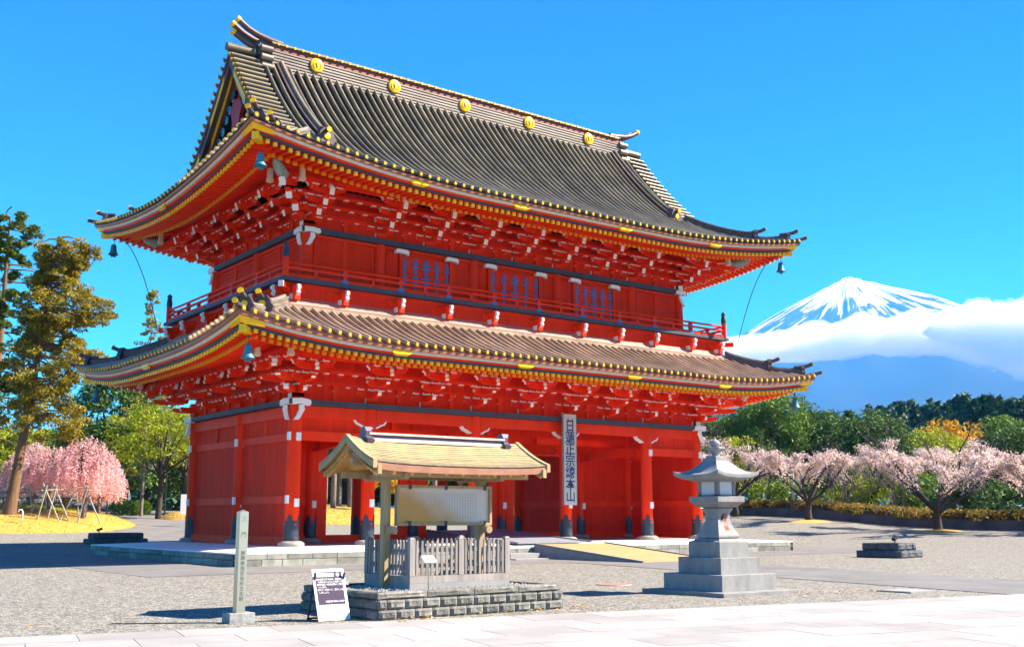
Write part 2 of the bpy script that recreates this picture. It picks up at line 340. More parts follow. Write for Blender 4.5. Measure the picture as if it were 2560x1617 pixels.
def sheet(name, poly, m, dz, label, sub=10):             # a quad draped over the ground
    a, b, c, d = [Vector((*p, 0)) for p in poly]
    s = MB(); s.grid(lambda i, j: (lambda p: (p.x, p.y, gz(p.x, p.y) + dz))((a * (1 - i) + b * i) * (1 - j) + (d * (1 - i) + c * i) * j), sub, sub)
    return struct(s.build(name, m), label)
sheet('path', ((-8.3, -7.9), (31.5, -7.3), (31.5, -3.95), (-8.3, -3.95)), 'asphalt', .008, 'grey paved strip along the front of the stone platform', 20)
sheet('path', ((-8.3, -3.94), (-4.35, -3.94), (-4.35, 16.5), (-8.3, 16.5)), 'asphalt', .008, 'grey paved strip along the shaded side of the platform', 12)
sheet('path', ((27.5, -3.94), (31.5, -3.94), (31.5, 16.5), (27.5, 16.5)), 'asphalt', .008, 'grey paved strip beyond the far end of the platform', 12)
sheet('path', ((7.85, -7.6), (13.0, -7.6), (9.0, -28.4), (4.25, -27.4)), 'asphalt', .012, 'grey paved approach path leading to the yellow ramp', 20)
sheet('path', (at(310, 69, 1330), at(640, 66, 1330), at(700, 118), at(225, 112)), 'asphalt', .012, 'grey path running past the grass mound into the trees', 24)
# white stone pavement: separate slabs on a bed, turned a little against the gate
PA = math.atan2(-27.28 + 22.92, 4.42 + 15.54); PE = Vector((math.cos(PA), math.sin(PA), 0)); PN = Vector((math.sin(PA), -math.cos(PA), 0)); P0 = Vector((-15.54, -22.92, GZ))
bed = MB(); q = [P0 + PE * a + PN * b for a, b in ((-30, 0.0), (-30, 60), (90, 60), (90, 0.0))]
bed.add([(p.x, p.y, GZ + .014) for p in q], [(0, 1, 2, 3)]); pav = struct(bed.build('pavement', 'paver_joint'), 'white stone pavement of large slabs in the foreground')
rest = MB()
for a0, a1, b0, b1 in ((-30, -6, 0.012, 59), (36, 90, .012, 59), (-6, 36, 9.9, 59)):
    q = [P0 + PE * a + PN * b for a, b in ((a0, b0), (a0, b1), (a1, b1), (a1, b0))]; rest.add([(p.x, p.y, GZ + .026) for p in q], [(0, 1, 2, 3)])
rest.build('far_paving', 'paver', pav)
sl = MB(); sl.box(0.006, 1.394, 0.006, .984, 0, .03); slm = [sl.mesh('slab', ['paver'])]
for k in range(5):
    mk = bpy.data.materials.new('paver_%d' % k); mk = MATS['paver'].copy(); rp = [n for n in mk.node_tree.nodes if n.type == 'VALTORGB'][0]
    for e in rp.color_ramp.elements: e.color = tuple(c * (0.86 + .055 * k) for c in e.color[:3]) + (1,)
    MATS['paver_%d' % k] = mk; slm.append(sl.mesh('slab', ['paver_%d' % k]))
for j in range(10):
    for i in range(31):
        a = -6 + i * 1.4 + (0.7 if j % 2 else 0); 
        if a + 1.4 > 36.8: continue
        p = P0 + PE * a + PN * (.99 * j + .99)
        o = put('slab', random.choice(slm), pav, (p.x, p.y, GZ + random.uniform(-.002, .0015)), PA)
# ------------------------------------------------------------------ stone platform
PX0, PX1, PY0, PY1, PE_Z = -3.64, 26.64, -3.19, 13.79, -0.11
plat = empty('stone_platform', None, (0, 0, 0)); tag(plat, 'low stone platform of grey blocks carrying the red gate', 'platform')
t = MB(); i0, i1, j0, j1 = -1.0, 24.0, -1.0, 11.6
vs_ = [(PX0, PY0, PE_Z), (PX1, PY0, PE_Z), (PX1, PY1, PE_Z), (PX0, PY1, PE_Z), (i0, j0, 0), (i1, j0, 0), (i1, j1, 0), (i0, j1, 0), (PX0, PY0, PE_Z - .05), (PX1, PY0, PE_Z - .05), (PX1, PY1, PE_Z - .05), (PX0, PY1, PE_Z - .05)]
t.add(vs_, [(4, 5, 6, 7), (0, 1, 5, 4), (1, 2, 6, 5), (2, 3, 7, 6), (3, 0, 4, 7), (8, 9, 1, 0), (9, 10, 2, 1), (10, 11, 3, 2), (11, 8, 0, 3)]); t.build('paved_top', 'platform_top', plat)
c_ = MB(); c_.box(PX0 + .2, PX1 - .2, PY0 + .2, PY1 - .2, GZ - .3, PE_Z - .06); c_.build('core', 'concrete', plat)
blk = {}
def block(L_, H_, k):
    key = (round(L_, 2), round(H_, 2), k)
    if key not in blk:
        b = MB(); e = .012; b.add([(e, 0, e), (L_ - e, 0, e), (L_ - e, 0, H_ - e), (e, 0, H_ - e), (0, .02, 0), (L_, .02, 0), (L_, .02, H_), (0, .02, H_), (0, .22, 0), (L_, .22, 0), (L_, .22, H_), (0, .22, H_)],
              [(0, 1, 2, 3), (4, 5, 1, 0), (5, 6, 2, 1), (6, 7, 3, 2), (7, 4, 0, 3), (5, 9, 10, 6), (8, 4, 7, 11), (9, 8, 11, 10), (7, 6, 10, 11)])
        blk[key] = b.mesh('block', ['platform_block' if k == 0 else 'platform_block_%d' % k])
    return blk[key]
for k in (1, 2):
    mk = MATS['platform_block'].copy(); rp = [n for n in mk.node_tree.nodes if n.type == 'VALTORGB'][0]
    for e in rp.color_ramp.elements: e.color = tuple(c * (1.3 if k == 1 else .8) for c in e.color[:3]) + (1,)
    MATS['platform_block_%d' % k] = mk
def course(p0, rz, length, z, H_, seed):
    rnd = random.Random(seed); s = 0.0
    while s < length - .02:
        L_ = rnd.choice((.8, 1.0, 1.2, 1.4)); L_ = min(L_, length - s)
        if length - s - L_ < .4: L_ = length - s
        put('block', block(L_ - .008, H_ - .008, rnd.choice((0, 0, 1, 1, 2))), plat, (p0[0] + math.cos(rz) * s, p0[1] + math.sin(rz) * s, z), rz); s += L_
zc = PE_Z - .05
for (z, H_, sd_) in ((GZ - .02, .245, 1), (GZ + .228, zc - GZ - .228, 5)):
    course((PX0, PY0), 0, PX1 - PX0, z, H_, sd_); course((PX0, PY1), -math.pi / 2, PY1 - PY0, z, H_, sd_ + 1)
    course((PX1, PY0), math.pi / 2, PY1 - PY0, z, H_, sd_ + 2); course((PX1, PY1), math.pi, PX1 - PX0, z, H_, sd_ + 3)
# ramps and step
def wedge(name, x0, x1, y0, y1, zl, zh, m_top, m_side, label, zb, kerb=True, cat='ramp'):
    t = empty(name, None, ((x0 + x1) / 2, (y0 + y1) / 2, zb)); cx, cy = (x0 + x1) / 2, (y0 + y1) / 2; L = lambda *p: (p[0] - cx, p[1] - cy, p[2] - zb)
    b = MB(); b.add([L(x0, y0, zb), L(x1, y0, zb), L(x1, y1, zb), L(x0, y1, zb), L(x0, y0, zl), L(x1, y0, zl), L(x1, y1, zh), L(x0, y1, zh)], [(0, 3, 2, 1), (0, 1, 5, 4), (1, 2, 6, 5), (2, 3, 7, 6), (3, 0, 4, 7), (4, 5, 6, 7)]); b.build('body', m_side, t)
    s = MB(); s.add([L(x0 + .14, y0 + .02, zl + .006), L(x1 - .14, y0 + .02, zl + .006), L(x1 - .14, y1, zh + .006), L(x0 + .14, y1, zh + .006)], [(0, 1, 2, 3)]); s.build('surface', m_top, t)
    if kerb:
        for x in (x0 + .05, x1 - .05):
            k = MB(); k.bar(L(x, y0, zl + .02), L(x, y1, zh + .02), .1, .07); k.build('kerb', m_side, t)
    return tag(t, label, cat)
wedge('ramp', 9.65, 13.72, -9.8, PY0 - .01, GZ + .02, -.015, 'ramp_mat', 'concrete', 'tan coated ramp rising to the platform in front of the gate', GZ)
wedge('ramp', 9.25, 13.45, -2.6, 4.6, .02, .50, 'ramp_grey', 'ramp_grey', 'dark grey indoor ramp under the gate between its columns', 0.0)
b = MB(); b.box(-.75, .75, -.4, .4, 0, .24); b.box(-1.0, .9, -1.1, -.45, 0, .05)
tag(b.build('stone_step', 'concrete', None, (8.55, -3.62, GZ)), 'pale stone step against the platform beside the tan ramp', 'step')
# ------------------------------------------------------------------ the red gate
gate = empty('temple_gate'); tag(gate, 'two storey vermilion temple gate with copper roofs and gold trim', 'gate')
CXS = [0, 3.4, 8.8, 14.1, 19.4, 23.0]; CYS = [0, 5.2, 10.6]
X5, Y2 = 23.0, 10.6; MX, MY = X5 / 2, Y2 / 2
def piece(b, name, mats, parent=None): return b.build(name, mats, parent or gate)
def ibox(name, x0, x1, y0, y1, z0, z1, m, parent=None):
    b = MB(); b.box(x0, x1, y0, y1, z0, z1); return b.build(name, m, parent or gate)
# columns with plinths and iron shoes
cm = MB(); cm.lathe([(.285, .2), (.285, 1.2), (.275, 5.57)], 28); cm = cm.mesh('column', ['red'])
pm = MB(); pm.lathe([(.50, 0.0), (.53, .05), (.52, .13), (.44, .19), (.36, .21)], 28); pm = pm.mesh('plinth', ['plinth_stone'])
s_ = MB(); n = 60; ring = []
for k in range(n):
    t_ = 2 * math.pi * k / n; c3 = max(0, math.cos(4 * t_ + math.pi * .9)); top = .99 + (.25 * c3 ** .45 if c3 > .12 else 0)
    ring.append((math.cos(t_), math.sin(t_), top))
vs_ = []
for (a, b, z) in ring: vs_ += [(a * .31, b * .31, .2), (a * .31, b * .31, .34), (a * .302, b * .302, .35), (a * .302, b * .302, z), (a * .28, b * .28, z)]
s_.add(vs_, [(k * 5 + i, ((k + 1) % n) * 5 + i, ((k + 1) % n) * 5 + i + 1, k * 5 + i + 1) for k in range(n) for i in range(4)], 0, False)
for k in range(4):
    t_ = (math.pi / 2) * k + math.pi * .9 / -4 + math.pi / 4
    c0 = Vector((math.cos(t_), math.sin(t_), 0)); a = Vector((-math.sin(t_), math.cos(t_), 0)); o_ = c0 * .306 + Vector((0, 0, .86))
    s_.add([o_ + a * .05, o_ + Vector((0, 0, .055)), o_ - a * .05, o_ - Vector((0, 0, .055))], [(0, 1, 2, 3)], 1)
sm_ = s_.mesh('iron_shoe', ['iron', 'red'])
te = MB(); te.box(-.1, .1, -.035, .05, -.16, .16); tem = te.mesh('tie_end', ['white'])
for j, y in enumerate(CYS):
    for i, x in enumerate(CXS):
        col = put('column', cm, gate, (x, y, 0)); put('plinth', pm, col); put('iron_shoe', sm_, col)
        if j < 2:
            for z in (1.70, 4.30): put('tie_end', tem, col, (.04, -.30, z))
        if i == 0:
            for z in (1.83, 4.32): put('tie_end', tem, col, (-.30, -.12, z), -math.pi / 2)
# tie beams, wall frames and boards of the lower storey
def span(name, p, q, w, z0, z1, m='red', g0=.26, g1=.26):
    p, q = Vector((*p, 0)), Vector((*q, 0)); d = (q - p).normalized(); p = p + d * g0; q = q - d * g1; zc = (z0 + z1) / 2
    b = MB(); b.bar((p.x, p.y, zc), (q.x, q.y, zc), w, z1 - z0); return b.build(name, m, gate)
def xs(y, seq, *a, **k):
    for i in seq: span(a[0], (CXS[i], y), (CXS[i + 1], y), *a[1:], **k)
def ys(x, seq, *a, **k):
    for j in seq: span(a[0], (x, CYS[j]), (x, CYS[j + 1]), *a[1:], **k)
for y in CYS: xs(y, range(5), 'head_beam', .30, 5.10, 5.56)
for x in (0, 23): ys(x, (0, 1), 'head_beam', .30, 5.10, 5.56)
xs(0, (0, 4), 'tie_beam', .28, 4.18, 4.55)
bdm = {}
def boards(p, q, z0, z1, th=.06, single=True, m='red_board', w=.26, g=.2):
    p, q = Vector((*p, 0)), Vector((*q, 0)); d = (q - p); L_ = d.length - 2 * g; d.normalize(); p = p + d * g; nrm = Vector((-d.y, d.x, 0)); k = max(1, round(L_ / w)); ww = L_ / k
    rz = math.atan2(d.y, d.x); key = (round(ww, 3), round(z1 - z0, 3), th)
    if key not in bdm:
        b = MB(); e = .006; b.add([(e * .6, -th / 2, 0), (ww - e * .6, -th / 2, 0), (ww - e * .6, -th / 2, z1 - z0), (e * .6, -th / 2, z1 - z0), (0, -th / 2 + e, 0), (ww, -th / 2 + e, 0), (ww, -th / 2 + e, z1 - z0), (0, -th / 2 + e, z1 - z0),
                         (0, th / 2, 0), (ww, th / 2, 0), (ww, th / 2, z1 - z0), (0, th / 2, z1 - z0)], [(0, 1, 2, 3), (4, 0, 3, 7), (1, 5, 6, 2), (4, 8, 9, 5), (7, 6, 10, 11), (5, 9, 10, 6), (8, 4, 7, 11), (9, 8, 11, 10)])
        bdm[key] = b
    if single:
        key2 = (key, m)
        if key2 not in bdm: bdm[key2] = bdm[key].mesh('board', [m])
        for i in range(k):
            o = p + d * (ww * i); put('board', bdm[key2], gate, (o.x, o.y, z0), rz)
    else:
        src = bdm[key]; b = MB()
        for i in range(k):
            o = p + d * (ww * i); b.add([(o.x + d.x * v[0] + nrm.x * v[1], o.y + d.y * v[0] + nrm.y * v[1], z0 + v[2]) for v in src.v], src.f)
        b.build('board_wall', m, gate)
for x in (0, 23):
    ys(x, (0, 1), 'rail', .20, 4.17, 4.46); ys(x, (0, 1), 'rail', .20, 1.67, 1.98); ys(x, (0, 1), 'sill', .26, .02, .36)
    for j in (0, 1):
        p, q = ((x, CYS[j]), (x, CYS[j + 1])) if x else ((x, CYS[j + 1]), (x, CYS[j]))
        for z0, z1 in ((.36, 1.67), (1.98, 4.17), (4.46, 5.10)): boards(p, q, z0, z1, single=(x == 0))
        ym = (CYS[j] + CYS[j + 1]) / 2; ibox('strut', x - .08, x + .08, ym - .09, ym + .09, 4.46, 5.10, 'red')
for i in (0, 4): boards((CXS[i], 0), (CXS[i + 1], 0), 4.55, 5.10, single=True, w=.5)
# middle row: walled end bays, three open doorways; partitions behind; ceiling
ibox('threshold', .2, 22.8, 5.07, 5.33, .01, .34, 'red')
for i in (0, 4):
    for z0, z1 in ((.34, 1.67), (1.98, 5.10)): boards((CXS[i], 5.2), (CXS[i + 1], 5.2), z0, z1, single=False)
    span('rail', (CXS[i], 5.2), (CXS[i + 1], 5.2), .16, 1.67, 1.98)
for i in (1, 2, 3):
    a, b = CXS[i], CXS[i + 1]
    for x0, x1 in ((a + .24, a + .78), (b - .78, b - .24)): ibox('door_jamb', x0, x1, 5.12, 5.28, .34, 4.3, 'red')
    ibox('lintel', a + .25, b - .25, 5.06, 5.34, 4.30, 4.62, 'red'); boards((a, 5.2), (b, 5.2), 4.62, 5.10, single=False)
for x in (3.4, 19.4):
    for z0, z1 in ((.34, 1.67), (1.98, 5.10)): boards((x, 5.2), (x, 10.6), z0, z1, single=False)
    span('rail', (x, 5.2), (x, 10.6), .16, 1.67, 1.98); span('sill', (x, 5.2), (x, 10.6), .2, .02, .34)
for i in (0, 4): boards((CXS[i], 10.6), (CXS[i + 1], 10.6), .1, 5.1, single=False)
ibox('floor_shade_sheet', .32, 22.68, .55, 10.2, -.02, .006, 'granite_dark')  # dark sheet added over the platform stone to paint in the passage's shade
ibox('ceiling', .1, 22.9, .1, 10.5, 5.57, 5.63, 'red_board')
# rainbow beams with carved curls, hanging struts with teal caps
rb = MB(); prof = []
for k in range(13):
    t_ = k / 12; prof.append((.2 + t_ * 4.8, 4.02 + .14 * math.sin(math.pi * t_)))
for k in range(12, -1, -1):
    t_ = k / 12; prof.append((.2 + t_ * 4.8, 4.50 + .10 * math.sin(math.pi * t_)))
rb.prism(prof, -.14, .14, 'x')
for yy in (.75, 4.4):
    pts = [(-.146, yy + (.06 + .035 * a) * math.cos(a * 1.1), 4.28 + (.04 + .03 * a) * math.sin(a * 1.1)) for a in [i * .35 for i in range(16)]]
    rb.tube(pts, .02, 4, 1)
rbm = rb.mesh('rainbow_beam', ['red', 'black'])
hb = MB(); hb.box(-.12, .12, -.12, .12, 0, 1.1); hbm = hb.mesh('hanging_strut', ['red'])
tc = MB(); tc.lathe([(.05, -.3), (.14, -.22), (.17, 0)], 8); tcm = tc.mesh('strut_cap', ['teal_carving'])
for x in (3.4, 8.8, 14.1, 19.4): put('rainbow_beam', rbm, gate, (x, 0, 0))
for x in (6.1, 11.45, 16.75):
    h_ = put('hanging_strut', hbm, gate, (x, 2.6, 4.46)); put('strut_cap', tcm, h_)
    span('cross_beam', (x - 2.65, 2.6), (x + 2.65, 2.6), .2, 4.7, 5.0)
# white edged beam noses beside the front columns
ns = MB(); lo = [(.0, -.30), (.10, -.31), (.20, -.24), (.30, -.20), (.40, -.17), (.48, -.08), (.52, .0)]
ns.prism([(0, 0)] + lo, -.10, .10, 'y', 0)
up = [(x - .03 * (k > 0), z + .065) for k, (x, z) in enumerate(lo)]
ns.prism(lo + up[::-1], -.115, -.102, 'y', 1)
for k in range(len(lo) - 1): ns.add([(lo[k][0], -.1, lo[k][1] - .003), (lo[k + 1][0], -.1, lo[k + 1][1] - .003), (lo[k + 1][0], .1, lo[k + 1][1] - .003), (lo[k][0], .1, lo[k][1] - .003)], [(0, 1, 2, 3)], 1)
nsm = ns.mesh('beam_nose', ['red', 'white'])
for i in (1, 2, 3, 4):
    put('beam_nose', nsm, gate, (CXS[i] + .26, -.02, 5.10)); put('beam_nose', nsm, gate, (CXS[i] - .26, -.02, 5.10), 0, (-1, 1, 1))
# dark plate bands with white painted corner ends
def rring(name, rect, oo, oi, z0, z1, m, parent=None):
    x0, x1, y0, y1 = rect; b = MB(); V = []
    for o in (oo, oi):
        for (x, y) in ((x0 - o, y0 - o), (x1 + o, y0 - o), (x1 + o, y1 + o), (x0 - o, y1 + o)): V += [(x, y, z0), (x, y, z1)]
    fs = []
    for k in range(4):
        a, b2 = 2 * k, 2 * ((k + 1) % 4); fs += [(a, b2, b2 + 1, a + 1), (8 + b2, 8 + a, 9 + a, 9 + b2), (a + 1, b2 + 1, 9 + b2, 9 + a), (b2, a, 8 + a, 8 + b2)]
    b.add(V, fs); return b.build(name, m, parent or gate)
LOW = (0, 23.0, 0, 10.6); UPP = (.5, 22.5, .5, 10.1)
rring('plate_band', LOW, .45, -.35, 5.58, 5.78, 'band'); rring('plate_band', UPP, .36, -.3, 12.86, 13.10, 'band')
cc = MB()
prof = [(.10, .0), (.10, .24), (.5, .27), (.88, .22), (.94, .1), (.88, -.02), (.5, .03)]
cc.prism([(a, z) for a, z in prof], -.02, .03, 'y', 0)
cc.prism([(a, z) for a, z in prof], .03, .20, 'y', 0)
zz = [(.42, .0), (.60, .0), (.66, -.18), (.58, -.30), (.50, -.46), (.40, -.60), (.18, -.62), (.30, -.46), (.36, -.32), (.42, -.2)]
cc.prism(zz, -.01, .09, 'y', 0)
ccm = cc.mesh('corner_cap', ['white'])
def corners(rect, off, z, name, me, sc=1.0, skip=()):
    x0, x1, y0, y1 = rect
    for (x, y, r1) in ((x0 - off, y0 - off, 0), (x1 + off, y0 - off, math.pi / 2), (x1 + off, y1 + off, math.pi), (x0 - off, y1 + off, -math.pi / 2)):
        put(name, me, gate, (x, y, z), r1, (sc, sc, sc))
        put(name, me, gate, (x, y, z), r1 + math.pi / 2, (sc, -sc, sc))
corners(LOW, .455, 5.56, 'corner_cap', ccm); corners(UPP, .365, 12.85, 'corner_cap', ccm, .9)

# ------------------------------------------------------------------ bracket clusters
def masu(b, x, y, z, w=.28, h=.17, d=.28):
    b.frus(x, y, z, z + h * .45, w * .36, d * .36, w * .5, d * .5, 0); b.box(x - w / 2, x + w / 2, y - d / 2, y + d / 2, z + h * .45, z + h, 0)
    t_ = .022
    b.box(x - w / 2 - .004, x + w / 2 + .004, y - d / 2 - .012, y - d / 2 - .001, z + h * .45, z + h * .45 + .05, 1)
    b.box(x - w / 2 - .012, x - w / 2 - .001, y - d / 2 - .012, y + d / 2, z + h * .45, z + h * .45 + .05, 1)
    b.box(x - w / 2 - .012, x - w / 2 + t_, y - d / 2 - .013, y - d / 2 - .002, z + h * .5, z + h * 1.0, 1)
def arm(L_, h, th, white=True):                          # boat shaped arm along x, centred; bottom z=0
    a = L_ / 2; p = [(-a, h), (-a, h * .55), (-a + .06, h * .25), (-a + .16, .03), (-a + .30, 0), (a - .30, 0), (a - .16, .03), (a - .06, h * .25), (a, h * .55), (a, h)]
    return p
def make_cluster(kind):
    P = []
    def pc(name, b, mats=('red', 'white')): P.append((name, b.mesh(name, list(mats))))
    st = .70 if kind == 'L' else .56; hz = .42 if kind == 'L' else .29; nst = 2 if kind == 'L' else 3
    b = MB(); b.frus(0, 0, 0, .14, .17, .17, .25, .25); b.box(-.25, .25, -.25, .25, .14, .28); b.box(-.27, -.252, -.16, .16, .02, .26, 1); pc('bearing_block', b)
    z = .26
    for k in range(nst + 1):
        y = -st * k; L_ = (1.25, 1.05, 1.25, 1.1)[k] if k < nst else 1.35
        ha = hz * .58; b = MB(); b.prism(arm(L_, ha, .2), y - .09, y + .09, 'y'); 
        for sx in (-1, 1): b.add([(sx * (L_ / 2 + .003), y - .088, z_ ) for z_ in (ha * .55, ha * .98)] + [(sx * (L_ / 2 + .003), y + .088, z_) for z_ in (ha * .98, ha * .55)], [(0, 1, 2, 3)], 1)
        b.v = [(p[0], p[1], p[2] + z) for p in b.v]; pc('cross_arm', b)
        for x in (-L_ / 2 + .14, 0, L_ / 2 - .14):
            b = MB(); masu(b, x, y, z + ha, h=hz * .42); pc('block', b)
        if k < nst:                                       # the projecting arm to the next step
            b = MB(); y1 = y - st - .14; pr = [(y + .2, 0), (y1 + .3, 0), (y1 + .16, .03), (y1 + .06, ha * .3), (y1, ha * .6), (y1, ha), (y + .2, ha)]
            b.prism([(p[0], p[1] + z) for p in pr], -.085, .085, 'x', 0)
            if kind == 'L' and k == 0: b.add([(-.087, y1 - .004, z + ha * .5), (.087, y1 - .004, z + ha * .5), (.087, y1 - .004, z + ha), (-.087, y1 - .004, z + ha)], [(0, 1, 2, 3)], 1)
            if kind == 'L': b.add([(-.087, y1 + .05, z + ha * .26), (.087, y1 + .05, z + ha * .26), (.087, y1 - .003, z + ha * .56), (-.087, y1 - .003, z + ha * .56)], [(0, 1, 2, 3)], 1)
            pc('projecting_arm', b)
        if kind == 'U' and k >= 1:                        # slanting tail rafter with a white end board
            b = MB(); p0 = Vector((0, y + .5, z + .30)); p1 = Vector((0, y - .52, z - .04)); b.bar(p0, p1, .15, .2)
            d = (p1 - p0).normalized(); q_ = p1 + d * .01; upv = Vector((0, 0, 1)) - d * d.z; upv.normalize()
            b.add([q_ + Vector((-.105, 0, 0)) - upv * .17, q_ + Vector((.105, 0, 0)) - upv * .17, q_ + Vector((.105, 0, 0)) + upv * .12, q_ + upv * .20, q_ + Vector((-.105, 0, 0)) + upv * .12], [(0, 1, 2, 3, 4)], 1)
            pc('tail_rafter', b)
        z += hz
    # the outer noses: wavy white profile
    y = -st * nst; zt = z - hz; b = MB()
    pr = [(y - .05, zt + .28), (y - .34, zt + .30), (y - .42, zt + .20), (y - .36, zt + .12), (y - .44, zt + .04), (y - .40, zt - .06), (y - .25, zt - .04), (y - .05, zt + .04)]
    b.prism(pr, -.08, .08, 'x', 0)
    for k in range(1, 5): b.add([(-.085, pr[k][0] - .004, pr[k][1]), (.085, pr[k][0] - .004, pr[k][1]), (.085, pr[k + 1][0] - .004, pr[k + 1][1]), (-.085, pr[k + 1][0] - .004, pr[k + 1][1])], [(0, 1, 2, 3)], 1)
    pc('nose', b)
    for sx in (-1, 1):
        b = MB(); x0 = sx * .66; pr = [(x0, zt + .30), (x0 + sx * .24, zt + .40), (x0 + sx * .30, zt + .32), (x0 + sx * .18, zt + .24), (x0 + sx * .16, zt + .15), (x0, zt + .10)]
        if sx < 0: pr = pr[::-1]
        b.prism(pr, y - .07, y + .07, 'y', 0); 
        A = [(x0 + sx * .25, zt + .405), (x0 + sx * .31, zt + .32), (x0 + sx * .19, zt + .24), (x0 + sx * .17, zt + .15)]
        for k in range(3): b.add([(A[k][0], y - .075, A[k][1]), (A[k + 1][0], y - .075, A[k + 1][1]), (A[k + 1][0], y + .075, A[k + 1][1]), (A[k][0], y + .075, A[k][1])], [(0, 1, 2, 3)], 1)
        pc('wing', b)
    return P, st, nst, hz
def place_cluster(P, x, y, z, rz):
    e = empty('bracket_cluster', gate, (x, y, z), rz)
    for name, me in P: put(name, me, e)
    return e
def corner_arms(P, x, y, z, rz):
    e = empty('corner_bracket', gate, (x, y, z), rz)
    for name, me in P:
        if name in ('projecting_arm', 'tail_rafter', 'nose'): put(name, me, e, None, 0, (1.25, 1.42, 1.0))
        if name == 'block': put(name, me, e, None, 0, (.55, 1.40, 1.0))
    return e
LP_, lst, lns, lhz = make_cluster('L'); UP_, ust, uns, uhz = make_cluster('U')
FXL = [0, 3.4, 6.1, 8.8, 11.45, 14.1, 16.75, 19.4, 23]; FXU = [.5, 4.0, 6.5, 9.0, 11.5, 14.0, 16.5, 19.0, 22.5]
SYL = [0, 2.6, 5.2, 7.9, 10.6]; SYU = [.5, 2.8, 5.2, 7.7, 10.1]
for FX, SY, P, z, rect in ((FXL, SYL, LP_, 5.78, LOW), (FXU, SYU, UP_, 13.10, UPP)):
    x0, x1, y0, y1 = rect
    for x in FX: place_cluster(P, x, y0, z, 0)
    for y in SY: place_cluster(P, x0, y, z, -math.pi / 2); place_cluster(P, x1, y, z, math.pi / 2)
    corner_arms(P, x0, y0, z, -math.pi / 4); corner_arms(P, x1, y0, z, math.pi / 4); corner_arms(P, x0, y1, z, -math.pi * .75); corner_arms(P, x1, y1, z, math.pi * .75)
    # struts on the wall between the clusters, the wall boards behind and the stepped beams with their small blocks
    st, ns_, hz = (lst, lns, lhz) if rect is LOW else (ust, uns, uhz)
    sb = MB(); sb.box(-.09, .09, -.1, .02, 0, .26 + hz * .55); sb.frus(0, -.04, .26 + hz * .5, .26 + hz, .10, .10, .15, .12); sb.box(-.10, -.092, -.1, 0, .26 + hz * .35, .26 + hz * .6, 1); sbm = sb.mesh('strut', ['red', 'white'])
    for a, b_ in zip(FX, FX[1:]): put('strut', sbm, gate, ((a + b_) / 2, y0 - .05, z))
    for a, b_ in zip(SY, SY[1:]): put('strut', sbm, gate, (x0 - .05, (a + b_) / 2, z), -math.pi / 2)
    rring('bracket_wall', rect, .05, -.05, z - .02, z + hz * (ns_ + 1) + .7, 'red_board')
    for k in range(ns_ + 1):
        zb = z + .26 + hz * (k + 1); o_ = st * k
        rring('step_beam', rect, o_ + .08, o_ - .08, zb, zb + .13, 'red')
        if k < ns_ :
            rb_ = MB()
            for sname, A, B in (('f', x0 - o_, x1 + o_), ('l', y0 - o_, y1 + o_)):
                t_ = A + .35
                while t_ < B - .2:
                    if sname == 'f': masu(rb_, t_, y0 - o_, zb - hz * .30, w=.17, h=hz * .30, d=.17)
                    else:
                        q_ = MB(); masu(q_, 0, 0, 0, w=.17, h=hz * .30, d=.17); rb_.add([(x0 - o_ + v[1], t_ - v[0], v[2] + zb - hz * .30) for v in q_.v], q_.f); rb_.m[-len(q_.f):] = q_.m
                    t_ += .66
            rb_.build('block_row', ['red', 'white'], gate)['kind'] = 'stuff'
        if k < ns_:                                       # sloping ceiling boards between the steps
            b = MB(); V = []
            for o2, z2 in ((o_ + .08, zb + .10), (o_ + st - .08, zb + hz + .02)):
                V += [(x0 - o2, y0 - o2, z2), (x1 + o2, y0 - o2, z2), (x1 + o2, y1 + o2, z2), (x0 - o2, y1 + o2, z2)]
            pass
    zb = z + .26 + hz * (ns_ + 1); rring('purlin', rect, st * ns_ + .13, st * ns_ - .13, zb + .131, zb + .25, 'red')
# ------------------------------------------------------------------ eaves: curved strips, rafters, gold fittings
EV = {'L': dict(rect=LOW, L=.68, Lc=8.0, p=2.4, O=4.5, z0=7.64, a=.33, b=.045, top=3.35, wz=7.37, fo=4.05, fz=7.13, bo=3.5, bz=7.06, bs=.25, fs=.12),
      'U': dict(rect=LOW, L=1.05, Lc=11.0, p=2.1, O=4.2, z0=14.55, a=.271, b=.0574, top=9.5, wz=14.32, fo=3.75, fz=14.05, bo=2.75, bz=14.02, bs=.50, fs=.10)}
def lift(E, d): return E['L'] * max(0, 1 - d / E['Lc']) ** E['p']
def loop(o, n=(44, 26)):                                 # points round the eave at offset o with distance to the nearest corner
    x0, x1, y0, y1 = -o, X5 + o, -o, Y2 + o; pts = []
    def run(p, q, k):
        L_ = math.hypot(q[0] - p[0], q[1] - p[1])
        for i in range(k):
            t_ = .5 - .5 * math.cos(math.pi * i / k); d = min(t_, 1 - t_) * L_; pts.append((p[0] + (q[0] - p[0]) * t_, p[1] + (q[1] - p[1]) * t_, d + 4.3 - o))
    run((x0, y0), (x1, y0), n[0]); run((x1, y0), (x1, y1), n[1]); run((x1, y1), (x0, y1), n[0]); run((x0, y1), (x0, y0), n[1])
    return pts
def strip(E, name, sec, m, parent, smooth=False):        # sec: closed section as (offset, z)
    b = MB(); loops = [loop(o) for o, z in sec]; K = len(loops[0]); n = len(sec)
    V = [(loops[j][i][0], loops[j][i][1], sec[j][1] + lift(E, loops[j][i][2])) for i in range(K) for j in range(n)]
    b.add(V, [(i * n + j, i * n + (j + 1) % n, ((i + 1) % K) * n + (j + 1) % n, ((i + 1) % K) * n + j) for i in range(K) for j in range(n)], 0, smooth)
    return b.build(name, m, parent)
